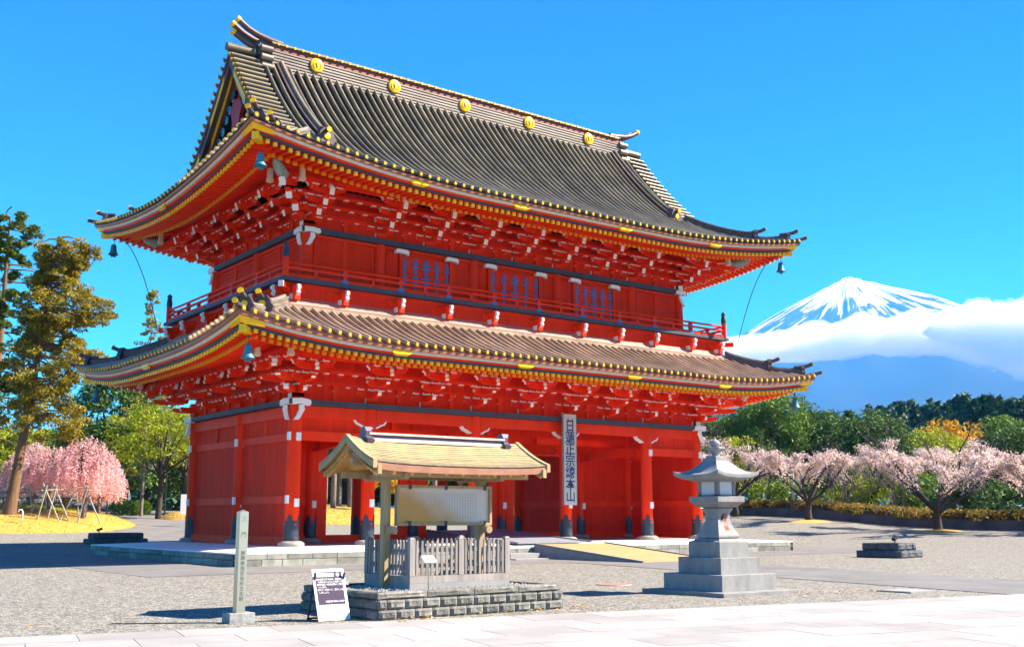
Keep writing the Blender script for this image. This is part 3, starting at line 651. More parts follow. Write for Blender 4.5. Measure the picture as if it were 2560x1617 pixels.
def fan(E, name, o1, z1, o2, z2, m, parent):
    b = MB(); A, B = loop(o1), loop(o2); K = len(A)
    V = [(p[0], p[1], z1 + lift(E, p[2])) for p in A] + [(q[0], q[1], z2 + lift(E, p[2])) for p, q in zip(A, B)]
    b.add(V, [(i, (i + 1) % K, K + (i + 1) % K, K + i) for i in range(K)]); return b.build(name, m, parent)
def rafter_mesh(L_, slope, w, h, n_):
    b = MB(); b.add([(-w / 2, 0, -h / 2), (w / 2, 0, -h / 2), (w / 2, 0, h / 2), (-w / 2, 0, h / 2), (-w / 2, L_, -h / 2 + slope * L_), (w / 2, L_, -h / 2 + slope * L_), (w / 2, L_, h / 2 + slope * L_), (-w / 2, L_, h / 2 + slope * L_)],
                    [(0, 1, 5, 4), (1, 2, 6, 5), (2, 3, 7, 6), (3, 0, 4, 7), (4, 5, 6, 7)], 0)
    e = .006; w += 2 * e; h += 2 * e; c = .10
    b.add([(-w / 2, -.012, -h / 2), (w / 2, -.012, -h / 2), (w / 2, -.012, h / 2), (-w / 2, -.012, h / 2), (-w / 2, c, -h / 2 + slope * c), (w / 2, c, -h / 2 + slope * c), (w / 2, c, h / 2 + slope * c), (-w / 2, c, h / 2 + slope * c)],
          [(3, 2, 1, 0), (0, 1, 5, 4), (1, 2, 6, 5), (2, 3, 7, 6), (3, 0, 4, 7)], 1)
    return b
count = {'flying_rafter': 0, 'base_rafter': 0}
for lv in 'LU':
    E = EV[lv]; ev = empty('lower_eave' if lv == 'L' else 'upper_eave', gate); E['ev'] = ev; w = E['wz']; O = E['O']
    strip(E, 'fascia', [(O - .05, w + .10), (O - .03, E['z0'] - .02), (O - .35, E['z0'] - .02), (O - .30, w + .10)], 'fascia', ev)
    strip(E, 'white_strip', [(O - .17, w), (O - .15, w + .098), (O - .4, w + .098), (O - .4, w)], 'cream', ev)
    strip(E, 'red_strip', [(O - .26, w - .08), (O - .25, w - .002), (O - .5, w - .002), (O - .5, w - .08)], 'red', ev)
    strip(E, 'dark_strip', [(O - .34, w - .17), (O - .33, w - .082), (O - .6, w - .082), (O - .6, w - .17)], 'band', ev)
    fo, fz, bo, bz = E['fo'], E['fz'], E['bo'], E['bz']
    fan(E, 'soffit', fo + .1, fz + .085, bo - .12, fz + .085 + (fo - bo + .2) * E['fs'], 'red_board', ev)
    strip(E, 'rafter_board', [(bo - .10, bz + .06), (bo - .09, fz + .09), (bo - .2, fz + .09), (bo - .2, bz + .06)], 'red', ev)
    fan(E, 'soffit', bo + .02, bz + .085, -.6, bz + .085 + (bo + .62) * E['bs'], 'red_board', ev)
    po_ = lst * lns if lv == 'L' else ust * uns - .5; zp = (5.78 + .26 + lhz * 3 + .2) if lv == 'L' else (13.10 + .26 + uhz * 4 + .2)
    A = loop(po_); b = MB(); K = len(A); b.add([(p[0], p[1], zp) for p in A] + [(p[0], p[1], bz + .085 + (bo - po_) * E['bs'] + lift(E, p[2])) for p in A], [(i, (i + 1) % K, K + (i + 1) % K, K + i) for i in range(K)]); b.build('filler_board', 'red_board', ev)
    for name, o, z, L_, sl, wd, ht in (('flying_rafter', fo, fz, fo - bo + .25, E['fs'], .13, .15), ('base_rafter', bo, bz, bo + .3, E['bs'], .13, .15)):
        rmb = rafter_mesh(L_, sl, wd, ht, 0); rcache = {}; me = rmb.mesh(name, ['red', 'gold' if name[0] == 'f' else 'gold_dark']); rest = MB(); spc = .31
        for side in ('f', 'l', 'r', 'b'):
            A, B = (-o, X5 + o) if side in 'fb' else (-o, Y2 + o); k = round((B - A) / spc); stp = (B - A) / k
            for i in range(k):
                t_ = A + stp * (i + .5); d = min(t_ - A, B - t_); s_ = min(1.0, max(.12, d / L_)) if d < L_ else 1.0; zz = z + lift(E, d + 4.3 - o)
                loc, rz = {'f': ((t_, -o, zz), 0), 'l': ((-o, t_, zz), -math.pi / 2), 'r': ((X5 + o, t_, zz), math.pi / 2), 'b': ((t_, Y2 + o, zz), math.pi)}[side]
                if side == 'f' or (side == 'l' and t_ < 10.5 and count[name] < 300):
                    
                    if s_ < 1:
                        kk = (name, round(s_, 2)); rcache[kk] = rcache.get(kk) or rafter_mesh(max(.2, L_ * s_), sl, wd, ht, 0).mesh(name, ['red', 'gold' if name[0] == 'f' else 'gold_dark'])
                    put(name, rcache[kk] if s_ < 1 else me, ev, loc, rz); count[name] += 1
                else:
                    c_, q_ = math.cos(rz), math.sin(rz)
                    o0 = len(rest.f); rest.add([(loc[0] + c_ * v[0] - q_ * v[1] * s_, loc[1] + q_ * v[0] + c_ * v[1] * s_, loc[2] + v[2] - sl * v[1] * (1 - s_)) for v in rmb.v], rmb.f); rest.m[o0:] = rmb.m
        r_ = rest.build('other_' + name + 's', ['red', 'gold' if name[0] == 'f' else 'gold_dark'], ev); r_['kind'] = 'stuff'
    # hip rafters with gold caps, gold corner fittings and fittings along the edge
    zc = lift(E, .3)
    for sx, sy in ((0, 0), (1, 0), (0, 1), (1, 1)):
        X = lambda o: (X5 + o) if sx else -o
        Yf = lambda o: (Y2 + o) if sy else -o
        b = MB(); hz_ = fz - .05 + zc; b.bar((X(-.6), Yf(-.6), min(hz_ + .25, bz + (bo + .6) * E['bs'])), (X(bo), Yf(bo), hz_ - .02), .24, .3); b.bar((X(bo), Yf(bo), hz_ + .06), (X(fo + .05), Yf(fo + .05), hz_ + .02), .22, .26)
        h_ = b.build('hip_rafter', 'red', ev)
        b = MB(); b.bar((X(fo - .35), Yf(fo - .35), hz_ + .03), (X(fo + .10), Yf(fo + .10), hz_ + .02), .26, .30); b.build('gold_cap', 'gold', h_)
        b = MB()
        for ax in (0, 1):
            V = []; nn = 7
            for i in range(nn):
                dd = .95 * i / (nn - 1); zl = lift(E, dd)
                for (o, z) in ((O - .14, w - .015), (O - .13, w + .105)): V.append(((X(o) + (-1 if sx else 1) * dd, Yf(o), z + zl) if ax == 0 else (X(o), Yf(o) + (-1 if sy else 1) * dd, z + zl)))
                o = O - .235; zlo = w - .16 + .10 * (i / (nn - 1)) ** 2; V.append(((X(o) + (-1 if sx else 1) * dd, Yf(o), zlo + zl) if ax == 0 else (X(o), Yf(o) + (-1 if sy else 1) * dd, zlo + zl)))
            fs = []
            for i in range(nn - 1): fs += [(3 * i, 3 * i + 3, 3 * i + 4, 3 * i + 1), (3 * i + 2, 3 * i + 5, 3 * i + 3, 3 * i)]
            b.add(V, fs)
        b.build('corner_fitting', 'gold', h_)
    fm = MB(); fm.box(-.42, .42, -.035, .0, .0, .105); fm.box(-.36, .36, -.03, .06, -.075, 0.0); fm.box(-.28, .28, .0, .1, -.12, -.07); fm.prism([(-.42, -.02), (-.30, -.06), (.30, -.06), (.42, -.02), (.42, .06), (-.42, .06)], -.05, -.036, 'y'); fmm = fm.mesh('edge_fitting', ['gold'])
    for x in ((2.3, 8.35, 14.6, 20.6) if lv == 'L' else (6.1, 12.1, 18.2, 22.8) if 0 else (3.2, 8.4, 14.5, 20.6)):
        put('edge_fitting', fmm, ev, (x, -(O - .15), w + lift(E, min(x + O, X5 + O - x))))
    for y in (5.3,): put('edge_fitting', fmm, ev, (-(O - .15), y, w + lift(E, y + O)), -math.pi / 2)
    for y in (1.0, 9.6) if lv == 'U' else (): pass

# ------------------------------------------------------------------ roofs
def rz_(E, v, d):                                        # height of the roof v metres in from the eave, d metres along from the corner
    return E['z0'] + E['a'] * v + E['b'] * v * v + lift(E, d) * max(0, 1 - v / 6.5) ** 1.6
ROLL = [(-.080, 0), (-.076, .12), (-.05, .18), (0, .205), (.05, .18), (.076, .12), (.080, 0)]
def roll(E, side, t_, v1, mats_name, n=None):            # one tile roll running up the slope at along-coordinate t_
    n = n or max(2, int(v1 / .55)); O = E['O']; fr = []; A0, B0 = (-O, X5 + O) if side in 'fb' else (-O, Y2 + O); d = min(t_ - A0, B0 - t_)
    def P(v):
        z = rz_(E, v, d)
        return {'f': Vector((t_, -O + v, z)), 'b': Vector((t_, Y2 + O - v, z)), 'l': Vector((-O + v, t_, z)), 'r': Vector((X5 + O - v, t_, z))}[side]
    A = {'f': Vector((1, 0, 0)), 'b': Vector((-1, 0, 0)), 'l': Vector((0, -1, 0)), 'r': Vector((0, 1, 0))}[side]
    vsq = [v1 * i / n for i in range(n + 1)]
    for v in vsq:
        tg = (P(min(v + .05, v1)) - P(max(v - .05, 0))).normalized(); fr.append((P(v) - tg * (.03 if v == 0 else 0), A, A.cross(tg) if A.cross(tg).z > 0 else -A.cross(tg)))
    return fr, P(0), A
dm = MB(); dm.lathe([(.01, -.02), (.066, -.02), (.066, .03), (.05, .042), (.044, .03)], 12); dm.v = [(p[0], -p[2], p[1]) for p in dm.v]; dm.f = [tuple(reversed(f)) for f in dm.f]; discm = dm.mesh('end_disc', ['gold'])
def slopes(lv, parent):
    E = EV[lv]; O = E['O']; cop = 'copper' if lv == 'U' else 'copper_new'
    V1 = {'f': 9.45, 'b': 9.45, 'l': 4.75, 'r': 4.75} if lv == 'U' else dict(f=3.30, b=3.30, l=3.30, r=3.30)
    rest = MB(); rdisc = MB()
    for side in 'flrb':
        A0, B0 = (-O, X5 + O) if side in 'fb' else (-O, Y2 + O); v1 = V1[side]
        vg = 2.85 if (lv == 'U' and side in 'fb') else 99
        def surf(i, j):
            v = v1 * j; e = min(v, vg); a, b_ = A0 + e, B0 - e; t_ = a + (b_ - a) * (.5 - .5 * math.cos(math.pi * i)); z = rz_(E, v, min(t_ - A0, B0 - t_))
            return {'f': (t_, -O + v, z), 'b': (t_, Y2 + O - v, z), 'l': (-O + v, t_, z), 'r': (X5 + O - v, t_, z)}[side]
        b = MB(); b.grid(surf, 40, 14); b.build('pan', 'copper_pan' if lv == 'U' else 'copper_brown', parent)
        k = round((B0 - A0) / .42); stp = (B0 - A0) / k
        for i in range(k):
            t_ = A0 + stp * (i + .5); d = min(t_ - A0, B0 - t_); vt = min(v1, d)
            if lv == 'U' and side in 'fb' and d >= 2.85: vt = v1 if d > 4.15 else d
            if vt < .15: continue
            if lv == 'L': vt = min(vt, 3.12)
            fr, p, A = roll(E, side, t_, vt, cop)
            p = p + Vector((0, 0, .085)); out = {'f': (0, -1), 'l': (-1, 0), 'r': (1, 0), 'b': (0, 1)}[side]; rz = {'f': 0, 'l': -math.pi / 2, 'r': math.pi / 2, 'b': math.pi}[side]
            p = (p.x + out[0] * .045, p.y + out[1] * .045, p.z)
            if side in 'fl':
                b = MB(); b.sweep(ROLL if lv == 'U' else [(a * .9, c_) for a, c_ in ROLL], fr, 0, True); b.build('tile_roll', cop, parent); put('end_disc', discm, parent, p, rz)
            else:
                rest.sweep(ROLL, fr, 0, True); c_, q_ = math.cos(rz), math.sin(rz); rdisc.add([(p[0] + c_ * v[0] - q_ * v[1], p[1] + q_ * v[0] + c_ * v[1], p[2] + v[2]) for v in dm.v], dm.f)
    r_ = rest.build('other_tile_rolls', cop, parent); r_['kind'] = 'stuff'; r_ = rdisc.build('other_end_discs', 'gold', parent); r_['kind'] = 'stuff'
lroof = empty('lower_roof', gate); uroof = empty('upper_roof', gate)
slopes('L', lroof); slopes('U', uroof)
# ornaments shared by ridges and hips
og = MB(); pr = [(-.16, -.30), (-.40, -.22), (-.44, -.05), (-.34, .06), (-.30, .20), (-.16, .36), (0, .42), (.16, .36), (.30, .20), (.34, .06), (.44, -.05), (.40, -.22), (.16, -.30)]
og.prism(pr, -.10, .10, 'y', 0); og.lathe([(.0, 0), (.13, 0), (.13, .03), (.10, .045)], 14, 0, 0, 1); k = len(og.v) - 14 * 4 - 28
og2 = MB(); og2.lathe([(.02, .10), (.14, .10), (.14, .13), (.10, .14)], 14); og2.v = [(p[0], -p[2], p[1] + .03) for p in og2.v]; og2.f = [tuple(reversed(f)) for f in og2.f]
og = MB(); og.prism(pr, -.10, .10, 'y', 0); n0 = len(og.f); og.add(og2.v, og2.f, 1); ogm = og.mesh('ridge_end_tile', ['copper_dark', 'gold'])
def horn(b, pts, r0, r1, gold=1):
    n = len(pts); b.tube(pts, [r0 + (r1 - r0) * i / (n - 1) for i in range(n)], 10, 0)
    p, q = Vector(pts[-2]), Vector(pts[-1]); d = (q - p).normalized(); b.tube([q, q + d * .03], [r1 + .02] * 2, 12, gold)
def ridge_run(name, path, mats, parent, w=.34, h=.46, wide=.42):
    # layered ridge along a path; path is a list of points on the roof
    pf = [(-w / 2 - .05, -.12), (-w / 2 - .05, .06), (-w / 2, .06), (-w / 2, .14), (-w / 2 - .03, .14), (-w / 2 - .03, .2), (-w / 2, .2), (-w / 2, h - .16), (-wide / 2, h - .16), (-wide / 2, h - .1), (-.11, h - .08), (-.06, h), (.06, h), (.11, h - .08), (wide / 2, h - .1), (wide / 2, h - .16), (w / 2, h - .16), (w / 2, .2), (w / 2 + .03, .2), (w / 2 + .03, .14), (w / 2, .14), (w / 2, .06), (w / 2 + .05, .06), (w / 2 + .05, -.12)]
    fr = []
    for i, p in enumerate(path):
        tg = (Vector(path[min(i + 1, len(path) - 1)]) - Vector(path[max(i - 1, 0)])); th = Vector((tg.x, tg.y, 0)).normalized(); A = Vector((-th.y, th.x, 0)) * -1; fr.append((p, A, Vector((0, 0, 1))))
    b = MB(); b.sweep(pf, fr, 0); return b.build(name, mats, parent)
def hip(lv, parent, sx, sy):
    E = EV[lv]; O = E['O']; vin = 4.35 if lv == 'U' else 3.3; X = lambda v: X5 + O - v if sx else -O + v; Yf = lambda v: Y2 + O - v if sy else -O + v
    dirv = Vector((1 if sx else -1, 1 if sy else -1, 0)).normalized(); rz = math.atan2(dirv.x, -dirv.y)
    def seg(v0, v1, h, up): return [(X(v), Yf(v), rz_(E, v, v) + up + (.10 * ((v1 - v) / max(.01, v1 - v0)) ** 2 if v0 < v1 else 0)) for v in [v0 + (v1 - v0) * i / 8 for i in range(9)]][::-1]
    r_ = ridge_run('hip_ridge', seg(1.75, vin, .5, .05), 'copper_white' if not (sx or sy) else 'copper_dark', parent)
    r2 = ridge_run('hip_ridge', seg(.55, 1.74, .4, .02), 'copper_white' if not (sx or sy) else 'copper_dark', parent, .28, .36, .34)
    for v, up, rr, s_ in ((1.68, .34, r_, 1.0), (.48, .26, r2, .85)):
        b = (X(v), Yf(v), rz_(E, v, v) + up); put('ridge_end_tile', ogm, rr, b, rz, s_)
        m_ = MB(); q_ = Vector(b) + Vector((0, 0, .26)); horn(m_, [q_ - dirv * .45 + Vector((0, 0, -.02)), q_ - dirv * .1, q_ + dirv * .25 + Vector((0, 0, .05)), q_ + dirv * .5 + Vector((0, 0, .16))], .09, .10); m_.build('horn_tile', ['copper_dark', 'gold'], rr)
    m_ = MB(); q_ = Vector((X(.1), Yf(.1), rz_(E, .1, .1) + .12)); horn(m_, [q_ - dirv * .8 + Vector((0, 0, -.05)), q_ - dirv * .2, q_ + dirv * .2 + Vector((0, 0, .05)), q_ + dirv * .42 + Vector((0, 0, .12))], .09, .09); m_.build('horn_tile', ['copper_dark', 'gold'], r2)
for sx in (0, 1):
    for sy in (0, 1): hip('L', lroof, sx, sy); hip('U', uroof, sx, sy)
# top cap and flashing of the lower roof
E = EV['L']; zt = rz_(E, 3.35, 9)
rring('top_cap', LOW, 1.42, 1.05, zt - .06, zt + .10, 'copper_new', lroof); rring('top_cap', LOW, 1.36, 1.05, zt + .101, zt + .15, 'copper_brown', lroof)
b = MB(); V = []
for o, z in ((1.34, zt + .155), (.99, zt + .48)): V += [(-o, -o, z), (X5 + o, -o, z), (X5 + o, Y2 + o, z), (-o, Y2 + o, z)]
b.add(V, [(k, (k + 1) % 4, 4 + (k + 1) % 4, 4 + k) for k in range(4)]); b.build('flashing', 'flashing', lroof)
# main ridge
E = EV['U']; zb = 21.55; rg = empty('main_ridge', gate)
pf = [(-.52, -.4)]; z = 0.0
for k in range(7):
    pf += [(-.50, z), (-.50, z + .085), (-.44, z + .10), (-.44, z + .15)]; z += .15
pf += [(-.50, z), (-.50, z + .05), (-.40, z + .07), (-.40, z + .36), (-.50, z + .38), (-.44, z + .50), (-.25, z + .60)]
pf = [(a, zz * .98) for a, zz in pf]; full = pf + [(-a, zz) for a, zz in pf[::-1]]
mats_ = [0] * len(full)
for k in range(len(full)):
    a0, a1 = full[k], full[(k + 1) % len(full)]; zz = max(a0[1], a1[1])
    mats_[k] = 3 if abs(a0[0]) < .445 and abs(a1[0]) < .445 and zz < z else 1 if (zz <= z * .98 + .36 and zz > z * .98 + .06) else (2 if zz > z * .98 + .37 else 0)
b = MB(); b.sweep(full, [((x, MY, zb), (0, 1, 0), (0, 0, 1)) for x in (.55, 6, 12, 18, 22.45)], 0, mats=mats_, cap=True); b.build('ridge_courses', ['copper_white', 'copper_brown', 'copper', 'copper_dark'], rg)
sd_ = MB(); sd_.lathe([(.01, 0), (.075, 0), (.06, .04)], 10); sd_.v = [(p[0], -p[2], p[1]) for p in sd_.v]; sd_.f = [tuple(reversed(f)) for f in sd_.f]; sdm = sd_.mesh('ridge_disc', ['gold'])
for i in range(52): put('ridge_disc', sdm, rg, (.85 + i * .418, MY - .495, zb + 1.05 + .37))
cr = MB()                                                # cap shingles on the ridge
for i in range(88): x = .6 + i * .25; cr.box(x, x + .235, MY - .47, MY + .47, zb + 1.44 + random.uniform(0, .015), zb + 1.50 + random.uniform(0, .02))
cr.build('cap_courses', 'copper_white', rg)
# gold medallions with the crane crest
md = MB(); md.lathe([(.02, 0), (.34, 0), (.355, .03), (.34, .06), (.30, .075), (.02, .078)], 32); md.v = [(p[0], -p[2], p[1]) for p in md.v]; md.f = [tuple(reversed(f)) for f in md.f]; mdm = md.mesh('medallion', ['gold'])
cw = MB()
for sx in (-1, 1):
    pts = [(sx * (.20 * math.sin(a)), -.082, -.04 + .20 * -math.cos(a)) for a in [i * .28 for i in range(1, 10)]]
    cw.tube(pts, [.010 + .016 * math.sin(math.pi * (i + .5) / 9) for i in range(9)], 5)
cw.tube([(.02, -.082, -.12), (.0, -.082, 0), (-.05, -.082, .08), (-.01, -.082, .14), (.06, -.082, .12)], [.05, .045, .03, .022, .01], 5); cwm = cw.mesh('crane_crest', ['gold_dark'])
for x in (2.83, 7.15, 11.44, 15.73, 20.03):
    o = put('medallion', mdm, rg, (x, MY - .51, 22.42)); put('crane_crest', cwm, rg, (x, MY - .51, 22.44))
# ridge ends: stepped end tiles and the upswept horns
for s_ in (0, 1):
    X = (lambda x: X5 - x) if s_ else (lambda x: x); dx = 1 if s_ else -1
    b = MB()
    for (z0, z1, hw, x0, x1) in ((20.9, 21.35, .62, -.05, .62), (21.36, 21.8, .52, -.12, .60), (21.81, 22.25, .46, -.02, .58), (22.26, 22.75, .40, -.10, .56), (22.76, 23.1, .30, .0, .54)):
        b.box(min(X(x0), X(x1)), max(X(x0), X(x1)), MY - hw, MY + hw, z0, z1)
    e_ = b.build('ridge_end', 'copper_dark', rg)
    for (zq, hw) in ((21.2, .70), (21.68, .62), (22.15, .56), (22.6, .5)):
        for yy in (-hw, hw): q_ = MB(); q_.tube([(X(-.02), MY + yy, zq), (X(.56), MY + yy, zq)], .15, 10); q_.build('scroll', 'copper_white', e_)
    q_ = MB(); q_.tube([(X(-.14), MY, 22.45), (X(-.19), MY, 22.45)], .2, 18); q_.build('crest_disc', 'white', e_)
    for (yy, zz, L_) in ((-.30, 23.14, 1.15), (.30, 23.14, 1.15), (0, 22.62, 1.25)):
        if s_ and yy == 0: continue
        q_ = MB(); pts = [(X(1.1 if yy else .2), MY + yy, zz - .06), (X(.5), MY + yy, zz), (X(-.1), MY + yy, zz + .10), (X(-.6), MY + yy, zz + .28), (X(-L_), MY + yy, zz + .62)]
        horn(q_, pts, .16, .14); q_.tube([Vector(pts[-1]) * .8 + Vector(pts[-2]) * .2, Vector(pts[-1]) + Vector((0, 0, .01))], .16, 10, 1); q_.build('horn_tile', ['copper_dark', 'gold'], e_)
# descending ridges, verge tiles, bargeboards, gables
vtot = 9.5
def zs(u_): return rz_(E, vtot - u_, 9)                 # roof height at u_ metres from the ridge line
for s_ in (0, 1):
    X = (lambda x: X5 - x) if s_ else (lambda x: x)
    vr = empty('verge', uroof)
    for sy in (-1, 1):
        # descending ridge
        us = [.55 + i * (5.15 - .55) / 12 for i in range(13)]
        r_ = ridge_run('descending_ridge', [(X(1.0), MY + sy * u_, zs(u_) + .02) for u_ in us], 'copper_dark', uroof, .40, .52, .5)
        q_ = MB(); q_.tube([(X(1.0), MY + sy * u_, zs(u_) + .52) for u_ in us], .09, 8); q_.build('ridge_roll', 'copper', r_)
        put('ridge_end_tile', ogm, r_, (X(1.0), MY + sy * 5.3, zs(5.3) + .34), 0 if sy < 0 else math.pi, 1.05)
        q_ = MB(); horn(q_, [(X(1.0), MY + sy * 4.9, zs(4.9) + .58), (X(1.0), MY + sy * 5.25, zs(5.25) + .62), (X(1.0), MY + sy * 5.6, zs(5.4) + .70)], .1, .1); q_.build('horn_tile', ['copper_dark', 'gold'], r_)
        # verge rolls across the edge
        u_ = .35
        while u_ < 6.3:
            tz = zs(u_); sl = (zs(u_ - .05) - zs(u_ + .05)) / .1; ln_ = math.hypot(1, sl); Aq = Vector((0, sy / ln_, -sl / ln_)); Bq = Vector((0, sy * sl / ln_, 1 / ln_))
            if s_ == 0 and sy < 0:
                q_ = MB(); q_.sweep([(a * 1.0, b_) for a, b_ in ROLL], [((X(-1.42), MY + sy * u_, tz + .02), Aq, Bq), ((X(-.6), MY + sy * u_, tz + .02), Aq, Bq), ((X(-.05), MY + sy * u_, tz + .02), Aq, Bq)], 0, True); q_.build('verge_roll', 'copper', uroof)
            else:
                q_ = MB(); q_.sweep([(a * 1.0, b_) for a, b_ in ROLL], [((X(-1.42), MY + sy * u_, tz + .02), Aq, Bq), ((X(-.05), MY + sy * u_, tz + .02), Aq, Bq)], 0, True); q_.build('verge_roll', 'copper', vr)
            put('end_disc', discm, uroof, (X(-1.46), MY + sy * u_, tz + .10), -math.pi / 2 if not s_ else math.pi / 2)
            u_ += .42 / ln_
        # bargeboard in three leaves with gold fittings
        def leaf(x0, x1, u0, u1, dz0, dz1, n=16):
            uu = [u0 + (u1 - u0) * i / n for i in range(n + 1)]; poly = [(MY + sy * a, zs(a) + dz1) for a in uu] + [(MY + sy * a, zs(a) + dz0) for a in uu[::-1]]
            return MB().prism(poly, X(x0), X(x1), 'x')
        for (x0, x1, u1, d0, d1, m_) in ((-1.36, -1.22, 6.4, -.30, -.02, 'copper_brown'), (-1.30, -1.12, 6.2, -.78, -.301, 'copper_dark'), (-1.08, -.92, 5.8, -1.30, -.70, 'copper_brown')): leaf(x0, x1, .0, u1, d0, d1).build('bargeboard', m_, uroof)
        for (a0, a1, x0, d0, d1, m_) in ((.55, 2.0, -1.318, -.72, -.33, 'gold'), (.2, 2.3, -1.098, -1.26, -.80, 'gold_dark'), (3.2, 4.3, -1.318, -.72, -.33, 'gold'), (3.3, 4.5, -1.098, -1.26, -.80, 'gold_dark'), (5.3, 5.9, -1.318, -.72, -.33, 'gold')): leaf(x0, x0 + .012, a0, a1, d0, d1, 6).build('gold_fitting', m_, uroof)
        if not s_:
            wv = MB()
            for k in range(9):
                a = .5 + k * .36; zc = zs(a) - 1.42 - .05 * math.sin(k * 2.1); pts = [(X(-.85), MY + sy * (a + .16 * math.cos(t_)), zc + .17 * math.sin(t_)) for t_ in [i * .7 for i in range(8)]]
                wv.tube(pts, .065, 6)
            wv.build('wave_carving', 'wave_blue', uroof)
    # gable wall and pendant
    poly = [(MY + u_, zs(abs(u_)) - .4) for u_ in [-4.8 + .4 * i for i in range(25)]]
    g_ = MB(); g_.prism([(MY - 4.9, 16.3)] + poly + [(MY + 4.9, 16.3)], X(.15), X(.35), 'x'); g_.build('gable_wall', 'black', uroof)
    pd = MB(); pd.prism([(MY - .15, 21.2), (MY + .15, 21.2), (MY + .42, 20.6), (MY + .30, 20.1), (MY + .62, 19.5), (MY + .40, 19.0), (MY + .45, 18.6), (MY, 18.2), (MY - .45, 18.6), (MY - .40, 19.0), (MY - .62, 19.5), (MY - .30, 20.1), (MY - .42, 20.6)], X(-.9), X(-.72), 'x')
    o = pd.build('gable_pendant', 'carving_red', uroof)
    q_ = MB(); q_.tube([(X(-.92), MY, 20.2), (X(-1.05), MY, 20.2)], .22, 6); q_.build('boss', 'black', o)
    b = MB(); b.grid(lambda i, j: (X(-1.35 + 2.3 * i), MY - 6.4 + 12.8 * j, zs(abs(-6.4 + 12.8 * j)) - .06), 2, 40); b.build('verge_soffit', 'copper_dark', uroof)
    q_ = MB(); q_.tube([(X(-1.48), MY, zs(0) + .12), (X(.3), MY, zs(0) + .14)], .2, 12); q_.build('apex_roll', 'copper', uroof)
# ------------------------------------------------------------------ skirt, balcony and upper storey
rring('skirt_wall', LOW, 1.0, .85, 9.2, 10.33, 'red_board'); rring('skirt_rail', LOW, 1.06, .9, 10.17, 10.32, 'red')
rring('balcony_floor', LOW, 1.38, -1.2, 10.331, 10.48, 'band')
sk = MB(); sk.box(-.16, .16, -.34, 0, -.42, -.16); sk.frus(0, -.22, -.16, .0, .15, .16, .2, .22); sk.box(-.2, .2, -.46, 0, .0, .12)
sk.box(-.175, -.162, -.3, 0, -.42, -.2, 1)
curl = [(-.36, .16), (-.60, .20), (-.70, .10), (-.68, -.02), (-.60, -.06), (-.60, -.14), (-.66, -.22), (-.58, -.34), (-.48, -.34), (-.50, -.24), (-.46, -.14), (-.52, .0), (-.50, .06), (-.36, .04)]
sk.prism([(a * .86, z * .82) for a, z in curl], -.06, .06, 'x', 1)
for k in range(len(curl) - 1): pass
arm_ = MB(); pr = arm(1.0, .22, .1); arm_.prism([(a, z - .16) for a, z in pr], -.1, 0, 'y')
sk.add(arm_.v, arm_.f, 0); skm = sk.mesh('skirt_bracket', ['red', 'white'])
BXP = [-1.2, 1.42, 4.07, 6.5, 8.95, 11.55, 14.2, 16.6, 19.0, 21.65, 24.2]; BYP = [-1.2, 1.4, 4.0, 6.6, 9.2, 11.8]
for x in [-.75] + BXP[1:-1] + [23.75]: put('skirt_bracket', skm, gate, (x, -1.0, 10.03))
for y in [-.75] + BYP[1:-1] + [11.35]: put('skirt_bracket', skm, gate, (-1.0, y, 10.03), -math.pi / 2); put('skirt_bracket', skm, gate, (24.0, y, 10.03), math.pi / 2)
for sx, sy in ((0, 0), (1, 0), (0, 1), (1, 1)):
    x, y = (24.2 if sx else -1.2), (11.8 if sy else -1.2); b = MB(); dx, dy = (1 if sx else -1), (1 if sy else -1)
    b.bar((x - dx * .4, y - dy * .4, 10.12), (x + dx * .32, y + dy * .32, 10.12), .2, .22); b.bar((x + dx * .32, y + dy * .32, 10.12), (x + dx * .35, y + dy * .35, 10.12), .21, .23, 1); b.build('corner_joist', ['red', 'white'], gate)
rail_ = empty('balcony_railing', gate)
OB = 1.2
for (p, q) in (((-OB, -OB), (X5 + OB, -OB)), ((-OB, Y2 + OB), (-OB, -OB)), ((X5 + OB, -OB), (X5 + OB, Y2 + OB)), ((X5 + OB, Y2 + OB), (-OB, Y2 + OB))):
    d = Vector((q[0] - p[0], q[1] - p[1], 0)).normalized(); p_, q_ = Vector((*p, 0)) + d * .1, Vector((*q, 0)) - d * .1
    for name, z, w, h in (('middle_rail', 10.87, .1, .085), ('bottom_rail', 10.575, .13, .14)):
        b = MB(); b.bar((p_.x, p_.y, z), (q_.x, q_.y, z), w, h); b.build(name, 'red', rail_)
    b = MB(); b.tube([(p_.x, p_.y, 11.09), (q_.x, q_.y, 11.09)], .05, 10); b.build('top_rail', 'red', rail_)
pm1 = MB(); pm1.box(-.075, .075, -.085, .085, .05, .52); pm1.box(-.15, .15, -.09, .09, .02, .16, 1); pm1.box(-.13, .13, -.075, .075, .345, .43, 1); pm1.frus(0, 0, .47, .56, .06, .06, .1, .07)
pm1 = pm1.mesh('rail_post', ['red', 'blue_metal'])
pm2 = MB(); pm2.box(-.06, .06, -.07, .07, .1, .40); pm2.tube([(0, -.09, .07), (0, .09, .07)], .04, 8, 1); pm2.tube([(0, -.075, .39), (0, .075, .39)], .03, 8, 1); pm2 = pm2.mesh('rail_strut', ['red', 'iron'])
def posts(seq, f, rz):
    for a in seq[1:-1]: put('rail_post', pm1, rail_, f(a), rz)
    for a, b_ in zip(seq, seq[1:]): put('rail_strut', pm2, rail_, f((a + b_) / 2), rz)
posts(BXP, lambda a: (a, -OB, 10.48), 0); posts(BYP, lambda a: (-OB, a, 10.48), -math.pi / 2); posts(BYP, lambda a: (X5 + OB, a, 10.48), math.pi / 2); posts(BXP, lambda a: (a, Y2 + OB, 10.48), math.pi)
